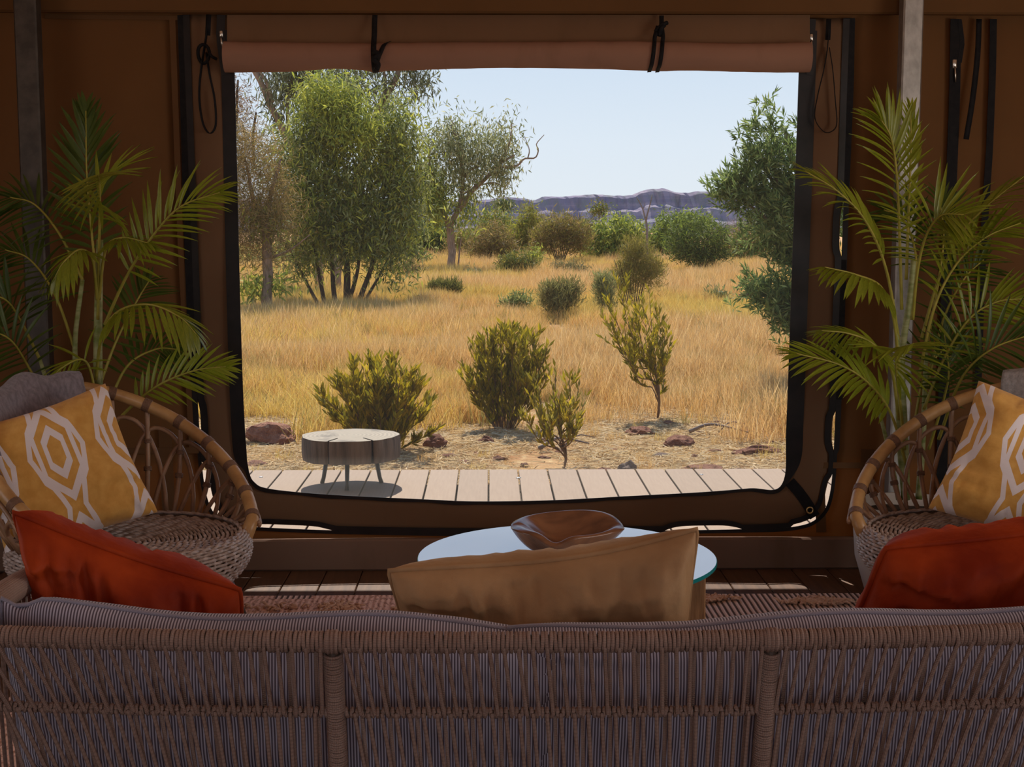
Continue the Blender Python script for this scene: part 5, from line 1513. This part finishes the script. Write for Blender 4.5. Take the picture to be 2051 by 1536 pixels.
# dead tree
dt = empty('dead_tree', Vector((P(1296, 520, 60).x, 60, GZ)), 'bare dead tree forking against the purple range', 'tree')
limbs(dt, 60, [([(1296, 530), (1296, 470), (1295, 440)], 3, 2), ([(1295, 445), (1288, 420), (1275, 395)], 1.8, 0.9), ([(1295, 440), (1300, 415), (1306, 390)], 1.8, 0.9), ([(1288, 420), (1292, 405)], 0.8, 0.4)], M['deadwood'], 'branch', joined=False, n=8)

# --- shrubs near the deck
def shrub(name, base, tips, label, L, W, cols, r0=0.006, leaf_from=0.25, per=34, side=3, lean=0.0, bare=0.0, seed=1):
    """base pixel on the ground; tips: pixel silhouette points; stems with narrow leaves along them"""
    rr = random.Random(seed)
    b = on(*base); Y = b.y
    root = empty(name, b, label, 'bush', 'shrubs beside the deck')
    tw = MB(); pos = []; dr = []
    for tx, ty in tips:
        dy = rr.uniform(-0.28, 0.28)
        e = P(tx, ty, Y + dy) - b
        h = e.z
        mid = Vector((e.x * 0.56 + rr.uniform(-.03, .03), e.y * 0.4, h * 0.5))
        st_ = Vector((e.x * 0.14 + rr.uniform(-.03, .03), e.y * 0.3 + rr.uniform(-.03, .03), -0.02))
        if bare:
            st_ = Vector((-0.02 + e.x * 0.08, e.y * .06, h * bare))
            tw.tube(spline([Vector((0, 0, -0.02)), Vector((e.x * 0.05 + .01, 0, h * bare * .5)), st_], 6), [r0 * 1.3, r0, r0 * .8], 5) if False else tw.tube(spline([Vector((0, 0, -0.02)), Vector((e.x * 0.02 + .02, 0, h * bare * .5)), st_], 6), [r0 * 1.0 - r0 * 0.06 * i for i in range(6)], 5)
        pts = spline([st_, mid, e], 14)
        tw.tube(pts, [r0 * (1 - 0.8 * i / 13) for i in range(14)], 5)
        branches = [pts]
        for s_ in range(side):
            k = rr.randrange(4, 12)
            p0 = pts[k]; dirv = (pts[min(13, k + 1)] - pts[k - 1]).normalized()
            q = p0 + (dirv * 0.9 + Vector((rr.uniform(-.6, .6), rr.uniform(-.6, .6), 0.35))).normalized() * h * rr.uniform(0.16, 0.32)
            if q.z > e.z * 1.02: q.z = e.z * 1.02
            bp = spline([p0, p0.lerp(q, 0.5) + Vector((0, 0, -0.01)), q], 7)
            tw.tube(bp, [r0 * 0.5 * (1 - 0.8 * i / 6) for i in range(7)], 4)
            branches.append(bp)
        for bi, bp in enumerate(branches):
            n = per if bi == 0 else per // 2
            for i in range(n):
                f = leaf_from + (1 - leaf_from) * (i + rr.random()) / n if bi == 0 else 0.2 + 0.8 * (i + rr.random()) / n
                x = min(f, .999) * (len(bp) - 1); k = int(x)
                p = bp[k].lerp(bp[k + 1], x - k)
                tg = (bp[k + 1] - bp[k]).normalized()
                a = rr.uniform(0, 2 * PI)
                o_ = Vector((math.cos(a), math.sin(a), 0.1))
                d_ = (tg * 0.85 + o_ * 0.65 + Vector((0, 0, 0.25))).normalized()
                pos.append(p); dr.append(d_)
    tw.build('branches', M['twig'], root)
    n = len(pos)
    V, Fq = leaf_quads(np.array([tuple(p) for p in pos]), np.array([tuple(p) for p in dr]), L * rng.uniform(0.7, 1.2, n), W, 0.0)
    tag(link('foliage', mesh_np('foliage', V, Fq, tints(n, cols)), M['leaf'], root), kind='stuff')
    return root
SH = [(0.34, 0.26, 0.012), (0.25, 0.20, 0.012), (0.44, 0.32, 0.02), (0.19, 0.17, 0.015)]
SH = [tuple(min(0.9, c * 1.27) for c in q) for q in SH]
SH2 = [(0.24, 0.205, 0.015), (0.17, 0.15, 0.012), (0.35, 0.28, 0.02)]
SH2 = [tuple(min(0.9, c * 1.27) for c in q) for q in SH2]
def tipfan(x0, x1, ytop, ylow, n, seed):
    rr = random.Random(seed); out = []
    for i in range(n):
        f = (i + 0.5) / n; x = x0 + (x1 - x0) * f
        edge = abs(2 * f - 1) ** 2.2
        out.append((x, ytop + (ylow - ytop) * edge + rr.uniform(-6, 34)))
    return out
shrub('olive_shrub', (770, 905), tipfan(632, 872, 712, 790, 30, 1) + [(640, 800), (655, 830), (860, 820), (880, 860), (690, 840), (740, 820), (800, 830), (700, 790), (770, 790)], 'low broad yellow olive shrub behind the log stool', 0.078, 0.019, SH, per=44, seed=3, leaf_from=0.06)
shrub('olive_shrub', (1012, 858), tipfan(918, 1108, 645, 720, 26, 2) + [(925, 730), (940, 770), (1090, 740), (1000, 700), (970, 720), (1040, 720), (1060, 760), (1100, 690)], 'tall dense dark based olive shrub in front of the golden grass', 0.074, 0.018, SH2 + SH[:2], per=46, seed=4, leaf_from=0.12)
shrub('olive_shrub', (1128, 932), [(1060, 790), (1075, 760), (1100, 742), (1112, 735), (1140, 745), (1160, 770), (1175, 790), (1080, 820), (1160, 830), (1120, 800), (1140, 810), (1100, 840), (1050, 830)], 'sparse young olive shrub on a single reddish stem at the deck edge', 0.072, 0.018, SH + [(0.36, 0.30, 0.06)], per=26, bare=0.35, side=2, seed=5)
shrub('slender_shrub', (1316, 838), [(1205, 560), (1215, 600), (1235, 555), (1250, 580), (1270, 600), (1285, 590), (1300, 580), (1320, 610), (1335, 640), (1345, 670), (1230, 650), (1260, 650), (1290, 660), (1310, 680), (1245, 690), (1325, 720)], 'slender shrub with long bare lower stem and upswept olive crown', 0.074, 0.019, SH2 + SH, per=32, bare=0.42, side=3, seed=6, leaf_from=0.1)

# --- rocks
def rock_mesh(seed, sub=3, rough=0.35, flat=0.6):
    bm = bmesh.new(); bmesh.ops.create_icosphere(bm, subdivisions=sub, radius=1.0)
    for v in bm.verts:
        n = v.co.normalized()
        f = 1 + rough * nz(n.x * 1.3 + seed, n.y * 1.3, n.z * 1.3) + rough * 0.45 * nz(n.x * 3.5, n.y * 3.5 + seed, n.z * 3.5)
        f = round(f * 9) / 9 * 0.5 + f * 0.5
        v.co = n * f; v.co.z *= flat
    me = bpy.data.meshes.new('rock'); bm.to_mesh(me); bm.free()
    return me
rk = [rock_mesh(i * 3.7, 3, 0.5, 0.62) for i in range(6)]
def rock(px, py, w, h, label, i, mt='rock', group=None, name='rock', depth=0.8, rz=0.0):
    b = on(px, py); k = S(b.y)
    me = rk[i % 6].copy(); me.name = name
    o = link(name, me, M[mt])
    sx = w / 2 * k; o.scale = (sx, sx * depth, h / 1.15 * k)
    o.location = b + Vector((0, 0, h * 0.25 * k)); o.rotation_euler = (0, 0, rz)
    tag(o, label, 'rock', group)
rock(550, 888, 100, 52, 'largest red boulder with a pale broken top, beside the log stool', 0, name='boulder')
rock(872, 898, 44, 34, 'upright angular red stone right of the log stool', 1)
rock(973, 888, 28, 18, 'squat dark red stone left of the tall dense shrub', 2)
rock(1097, 884, 26, 12, 'little pale red stone behind the sparse young shrub', 3)
rock(1280, 870, 50, 22, 'dark shaded red rock below the slender shrub', 4)
rock(1360, 892, 66, 24, 'flat topped red rock in straw right of the slender shrub', 5, depth=0.6)
rock(1325, 912, 34, 10, 'thin grey slab lying before the flat topped rock', 1, 'rock_grey')
rock(1515, 910, 90, 22, 'long tilted red slab near the window right edge', 2, depth=0.4, rz=0.25)
rock(1258, 936, 36, 26, 'grey topped red rock at the deck edge', 3, 'rock_grey')
rock(1408, 938, 86, 20, 'wide low red rock against the deck edge', 4, depth=0.5)
rock(1210, 938, 34, 12, 'small red rock beside the grey topped rock at the deck', 5)
rock(512, 932, 46, 16, 'half buried red rock at the deck edge near the window corner', 1)
rock(1460, 760, 56, 34, 'pile of shaded grey rock in the grass', 2, 'rock_grey')
rock(1575, 780, 26, 30, 'dark rock in grass at the mesh right edge', 0, 'rock_grey')
rock(782, 722, 36, 14, 'low grey outcrop in golden grass behind the broad shrub', 3, 'rock_grey')
rock(605, 735, 40, 14, 'grey outcrop in golden grass above the boulder', 5, 'rock_grey')
rock(1435, 905, 30, 9, 'narrow red chip between two slabs', 0)
STONE = ['small red stone ' + q for q in ('right beside the stem of the sparse young shrub', 'just left of the sparse young shrub stem', 'out on bare sand right of the upright angular stone', 'below the squat dark stone', 'right of the sparse young shrub near its foot', 'between the young shrub and the dark shaded rock',
         'between grey topped rock and thin grey slab', 'beyond the wide low rock at the deck', 'just below the flat topped rock', 'above the long tilted slab', 'in grass edge above the dry branch', 'left of the dry dark branch', 'close behind the upright angular stone', 'left of the log stool legs',
         'by the deck edge under the largest boulder', 'left under the tall dense shrub', 'at the deck left of the young shrub', 'right of the slender shrub stem')]
for i, (px, py) in enumerate([(1120, 905), (1090, 915), (930, 925), (1000, 920), (1170, 918), (1230, 900), (1300, 930), (1480, 935), (1390, 915), (1545, 890), (1440, 850), (1400, 868), (900, 915), (640, 925), (590, 935), (960, 910), (1050, 930), (1340, 850)]):
    rock(px, py, R.uniform(14, 34), R.uniform(5, 10), STONE[i], i, group='small stones in the straw', name='stone', rz=R.uniform(0, 3))

# --- fallen sticks
for i, (a, b, lab) in enumerate([((1380, 872), (1500, 880), 'dark dry branch lying in straw right of the slender shrub'), ((1310, 765), (1345, 720), 'pale dead branch leaning in the grass beside the slender shrub'), ((1080, 905), (1180, 900), 'thin dry twig lying before the tall dense shrub')]):
    p, q = on(*a), on(*b)
    p.z += 0.03; q.z += 0.05
    m = MB().tube(spline([p, p.lerp(q, 0.4) + Vector((0, .05, .05)), q], 12), [0.016 - 0.001 * j for j in range(12)], 6)
    c_ = p.lerp(q, 0.5)
    m.tube(spline([c_, c_ + Vector((.1, .1, .06)), c_ + Vector((.22, .12, .04))], 6), [0.007 - 0.0008 * j for j in range(6)], 5)
    tag(m.build('dry_branch', M['deadwood']), lab, 'branch')

# --- golden grass, straw litter: tufts scattered by geometry nodes
def tuft_mesh(name, n, h, spread, w, cols, lean=0.5, flat=False):
    p = rng.normal(size=(n, 3)) * spread; p[:, 2] = 0
    a = rng.uniform(0, 2 * PI, n); ln = rng.uniform(0.05, lean, n)
    hh = h * rng.uniform(0.55, 1.1, n)
    d = np.stack([np.cos(a) * ln, np.sin(a) * ln, np.ones(n)], 1)
    if flat: d[:, 2] = rng.uniform(-0.02, 0.25, n); d[:, :2] = np.stack([np.cos(a), np.sin(a)], 1)
    d = unit(d)
    s = unit(np.cross(d, rng.normal(size=(n, 3)))) * w / 2
    m1 = p + d * (hh * 0.55)[:, None]
    tip = p + d * hh[:, None]; tip[:, 0] += np.cos(a) * ln * hh * 0.35; tip[:, 1] += np.sin(a) * ln * hh * 0.35
    if flat: p[:, 2] += rng.uniform(0, 0.02, n)
    V = np.stack([p - s, p + s, m1 + s * 0.7, tip, m1 - s * 0.7], 1).reshape(-1, 3)
    i = np.arange(n)[:, None] * 5
    Fq = np.concatenate([i + np.array([[0, 1, 2, 4]]), i + np.array([[4, 2, 3, 3]])], 0)
    me = bpy.data.meshes.new(name)
    fl_ = [tuple(x) for x in (i + np.array([[0, 1, 2, 4]])).tolist()] + [tuple(x) for x in (i + np.array([[4, 2, 3]])).tolist()]
    me.from_pydata(V.tolist(), [], fl_)
    ca = me.color_attributes.new('tint', 'FLOAT_COLOR', 'POINT')
    t_ = np.ones((5 * n, 4), dtype=np.float32); t_[:, :3] = tints(n, cols, 0.14, 5)
    ca.data.foreach_set('color', t_.ravel())
    me.materials.append(M['straw']); me.update()
    return me
tuft_col = bpy.data.collections.new('tuft_sources')
GOLD = [(0.74, 0.46, 0.14), (0.80, 0.54, 0.21), (0.62, 0.36, 0.11)]
TAN = [(0.76, 0.50, 0.20), (0.66, 0.41, 0.15), (0.84, 0.60, 0.29)]
YEL = [(0.78, 0.54, 0.13), (0.68, 0.47, 0.11), (0.82, 0.62, 0.2)]
STRAW = [(0.66, 0.50, 0.27), (0.54, 0.37, 0.18), (0.74, 0.59, 0.36)]
KH = [(0.40, 0.34, 0.10), (0.46, 0.38, 0.13), (0.34, 0.28, 0.09)]
kinds = [('t0', 46, 0.22, 0.07, 0.004, GOLD, .55, False), ('t1', 46, 0.25, 0.07, 0.004, TAN, .45, False), ('t2', 46, 0.20, 0.08, 0.0045, YEL, .6, False), ('t3', 34, 0.12, 0.10, 0.007, STRAW, .8, True), ('t4', 40, 0.20, 0.05, 0.005, KH, .4, False)]
for kd in kinds:
    me = tuft_mesh(*kd[:6], kd[6], kd[7])
    o = bpy.data.objects.new(kd[0], me); tuft_col.objects.link(o)
def scatter(name, label, pts, scl, idx, cat):
    n = len(pts)
    me = bpy.data.meshes.new(name)
    me.vertices.add(n); me.vertices.foreach_set('co', np.asarray(pts, dtype=np.float32).ravel())
    a = me.attributes.new('rotz', 'FLOAT', 'POINT'); a.data.foreach_set('value', rng.uniform(0, 2 * PI, n).astype(np.float32))
    a = me.attributes.new('size', 'FLOAT_VECTOR', 'POINT'); a.data.foreach_set('vector', np.asarray(scl, dtype=np.float32).ravel())
    a = me.attributes.new('which', 'INT', 'POINT'); a.data.foreach_set('value', np.asarray(idx, dtype=np.int32))
    o = link(name, me, M['straw'])
    g = bpy.data.node_groups.new(name, 'GeometryNodeTree')
    g.interface.new_socket('Geometry', in_out='INPUT', socket_type='NodeSocketGeometry')
    g.interface.new_socket('Geometry', in_out='OUTPUT', socket_type='NodeSocketGeometry')
    gi = g.nodes.new('NodeGroupInput'); go = g.nodes.new('NodeGroupOutput')
    ci = g.nodes.new('GeometryNodeCollectionInfo'); ci.inputs['Collection'].default_value = tuft_col
    ci.inputs['Separate Children'].default_value = True; ci.inputs['Reset Children'].default_value = True
    ip_ = g.nodes.new('GeometryNodeInstanceOnPoints'); ip_.inputs['Pick Instance'].default_value = True
    def attr(nm, ty):
        q = g.nodes.new('GeometryNodeInputNamedAttribute'); q.data_type = ty; q.inputs['Name'].default_value = nm
        return q.outputs['Attribute']
    cx = g.nodes.new('ShaderNodeCombineXYZ')
    L_ = g.links.new
    L_(attr('rotz', 'FLOAT'), cx.inputs['Z'])
    L_(gi.outputs[0], ip_.inputs['Points']); L_(ci.outputs[0], ip_.inputs['Instance'])
    L_(attr('which', 'INT'), ip_.inputs['Instance Index'])
    L_(cx.outputs[0], ip_.inputs['Rotation']); L_(attr('size', 'FLOAT_VECTOR'), ip_.inputs['Scale'])
    L_(ip_.outputs[0], go.inputs[0])
    md = o.modifiers.new('scatter', 'NODES'); md.node_group = g
    return tag(o, label, cat, kind='stuff')
def field(n, y0, y1, power=1.0):
    y = y0 + (y1 - y0) * rng.random(n) ** power
    x = (rng.random(n) * 2 - 1) * (0.7 + 0.34 * y)
    return x, y
pts, scl, idx = [], [], []
def add_grass(n, y0, y1, size, power, keep):
    x, y = field(n, y0, y1, power)
    for a, b in zip(x.tolist(), y.tolist()):
        m1 = nz(a * 0.45, b * 0.45, 2.0); m2 = nz(a * 0.16, b * 0.16, 8.0)
        if not keep(a, b, m1): continue
        m3 = nz(a * 1.4, b * 0.9, 6.0)
        if a < -1.25 and b < 11.1: continue
        if m3 < -0.18 and b < 32 and R.random() < 0.75: continue
        pts.append((a, b, gz(a, b)))
        s_ = size * R.uniform(0.6, 1.3) * (1 + 0.35 * m1 + 0.7 * m3)
        scl.append((s_ * 1.25, s_ * 1.25, s_))
        tz = m2 + R.uniform(-.22, .22)
        if R.random() < 0.04 + (0.25 if m3 < -0.1 else 0): idx.append(4)
        else: idx.append(2 if (tz > 0.13 or (a < -1.0 and b > 16 and R.random() < .5)) else (0 if tz > -0.12 else 1))
edge = lambda a: 11.6 + 0.5 * math.sin(a * 1.7) - (0.5 if a < -1.2 else 0) + 0.4 * nz(a * 2, 0, 0)
add_grass(8000, 9.6, 16, 0.95, 1.0, lambda a, b, m: R.random() < (b - edge(a) + 1.5 + m * 2.5 + 1.2 * nz(a * 1.9, b * 1.9, 3)) / 2.6)
add_grass(13000, 15, 30, 1.05, 0.8, lambda a, b, m: R.random() < 1.05 + m)
add_grass(13000, 29, 62, 1.35, 0.8, lambda a, b, m: True)
add_grass(6000, 60, 110, 2.0, 0.9, lambda a, b, m: True)
scatter('dry_grass', 'golden dry grass covering the plain beyond the deck', pts, scl, idx, 'grass')
pts, scl, idx = [], [], []
x, y = field(4800, DECK_END + 0.1, 13.5, 1.0)
for a, b in zip(x.tolist(), y.tolist()):
    if nz(a * 1.3, b * 1.3, 5) < -0.12 - R.random() * .3: continue
    pts.append((a, b, gz(a, b))); s_ = R.uniform(0.6, 1.4); scl.append((s_, s_, s_)); idx.append(3)
for k in range(130):
    a, b = R.uniform(-4, 4), R.uniform(8.3, 11.5)
    pts.append((a, b, gz(a, b))); s_ = R.uniform(0.25, 0.6); scl.append((s_, s_, s_)); idx.append(R.choice([0, 2]))
scatter('straw_litter', 'pale dry straw strewn over the red sand by the deck', pts, scl, idx, 'straw')

# --- far range of layered cliffs
ridge = [(-900, 404), (-300, 392), (0, 399), (300, 398), (600, 400), (800, 405), (975, 400), (1010, 394), (1050, 397), (1070, 402), (1088, 393), (1120, 394), (1165, 391), (1190, 389), (1230, 392), (1270, 391), (1282, 383), (1300, 379), (1330, 377), (1352, 385), (1378, 386), (1395, 383), (1425, 384), (1450, 388), (1500, 378), (1560, 372), (1640, 374), (1800, 380), (2000, 395), (2400, 388), (3000, 402)]
YH = 900.0
def ridge_y(px):
    for (a, b), (c, d_) in zip(ridge, ridge[1:]):
        if a <= px <= c: return b + (d_ - b) * (px - a) / (c - a)
    return 398
prof = [(0.0, 1.0), (3, 0.97), (7, 0.82), (11, 0.79), (16, 0.66), (22, 0.62), (28, 0.48), (44, 0.38), (72, 0.20), (120, -0.10)]   # metres towards the viewer, share of the height
vs, fs = [], []
pxs = list(range(-900, 3001, 6))
for px in pxs:
    topp = P(px, ridge_y(px) + 1.2 * nz(px * 0.09), YH); zt_ = topp.z
    bay = 26 * nz(px * 0.012, 3) + 9 * nz(px * 0.06, 5)
    for k, (dd, hh) in enumerate(prof):
        y_ = YH - dd * 1.2 + bay * (0.3 + 0.7 * min(1, dd / 40)) + 3 * nz(px * .1, k)
        vs.append((topp.x, y_, -30 + (zt_ + 30) * (hh + 0.03 * nz(px * 0.03, k * 2.0) * (0 < k < 9))))
    vs.append((topp.x, YH + 250, zt_ * 0.8))
npf = len(prof) + 1
order = [npf - 1] + list(range(npf - 1))
for i in range(len(pxs) - 1):
    for k in range(npf - 1):
        a, b = order[k], order[k + 1]
        fs.append((i * npf + a, i * npf + b, (i + 1) * npf + b, (i + 1) * npf + a))
tag(MB().add(vs, fs).build('hills', M['range'], smooth=False), 'long low range of layered cliffs coloured hazy purple on the horizon', kind='structure')
tag(MB().add([(-900, 300, GZ), (900, 300, GZ), (900, 900, -20), (-900, 900, -20)], [(0, 1, 2, 3)]).build('plain', M['sand'], smooth=False), 'flat plain running to the foot of the range', kind='structure')

# --- log stool on the deck
SP = G(703, 971, -0.01)
stl = empty('log_stool', (SP.x, SP.y, -0.01), 'weathered log slice stool on three metal legs on the sunny deck', 'stool')
def slab(u, v):
    a = 2 * PI * u
    r = 0.262 * (1 + 0.035 * math.sin(2 * a + .5) + 0.02 * math.sin(5 * a) + 0.008 * math.sin(13 * a))
    for ca in (D(248), D(303)):
        dd = abs((a - ca + PI) % (2 * PI) - PI)
        r *= 1 - 0.06 * math.exp(-(dd / 0.022) ** 2)
    z = 0.150 + 0.125 * v
    return Vector((r * (1 - 0.02 * (2 * v - 1) ** 4) * math.cos(a), r * 0.92 * math.sin(a), z))
MB().grid(slab, 240, 6, cu=True).build('bark_side', M['stump'], stl)
m = MB(); tp = [slab(k / 240, 1.0) for k in range(240)]
m.add([Vector((0, 0, 0.277))] + tp, [(0, 1 + k, 1 + (k + 1) % 240) for k in range(240)]).build('log_top', M['stump_top'], stl, smooth=False)
m = MB(); tp = [slab(k / 240, 0.0) for k in range(240)]
m.add([Vector((0, 0, 0.150))] + tp, [(0, 1 + (k + 1) % 240, 1 + k) for k in range(240)]).build('log_underside', M['stump'], stl, smooth=False)
for ca in (D(248), D(303)):
    c0, s_0 = math.cos(ca), math.sin(ca)
    MB().box((c0 * 0.225, s_0 * 0.207, 0.214), (0.055, 0.007, 0.118), rz=ca).build('split', M['crack'], stl, smooth=False)
    MB().box((c0 * 0.20, s_0 * 0.185, 0.2765), (0.10, 0.005, 0.003), rz=ca).build('split', M['crack'], stl, smooth=False)
for a in (D(160), D(268), D(22)):
    c0, s_0 = math.cos(a), math.sin(a)
    MB().tube([(c0 * 0.14, s_0 * 0.13, 0.16), (c0 * 0.165, s_0 * 0.15, 0.03), (c0 * 0.175, s_0 * 0.16, 0.0)], [0.013, 0.011, 0.012], 8).build('leg', M['rubber'], stl)
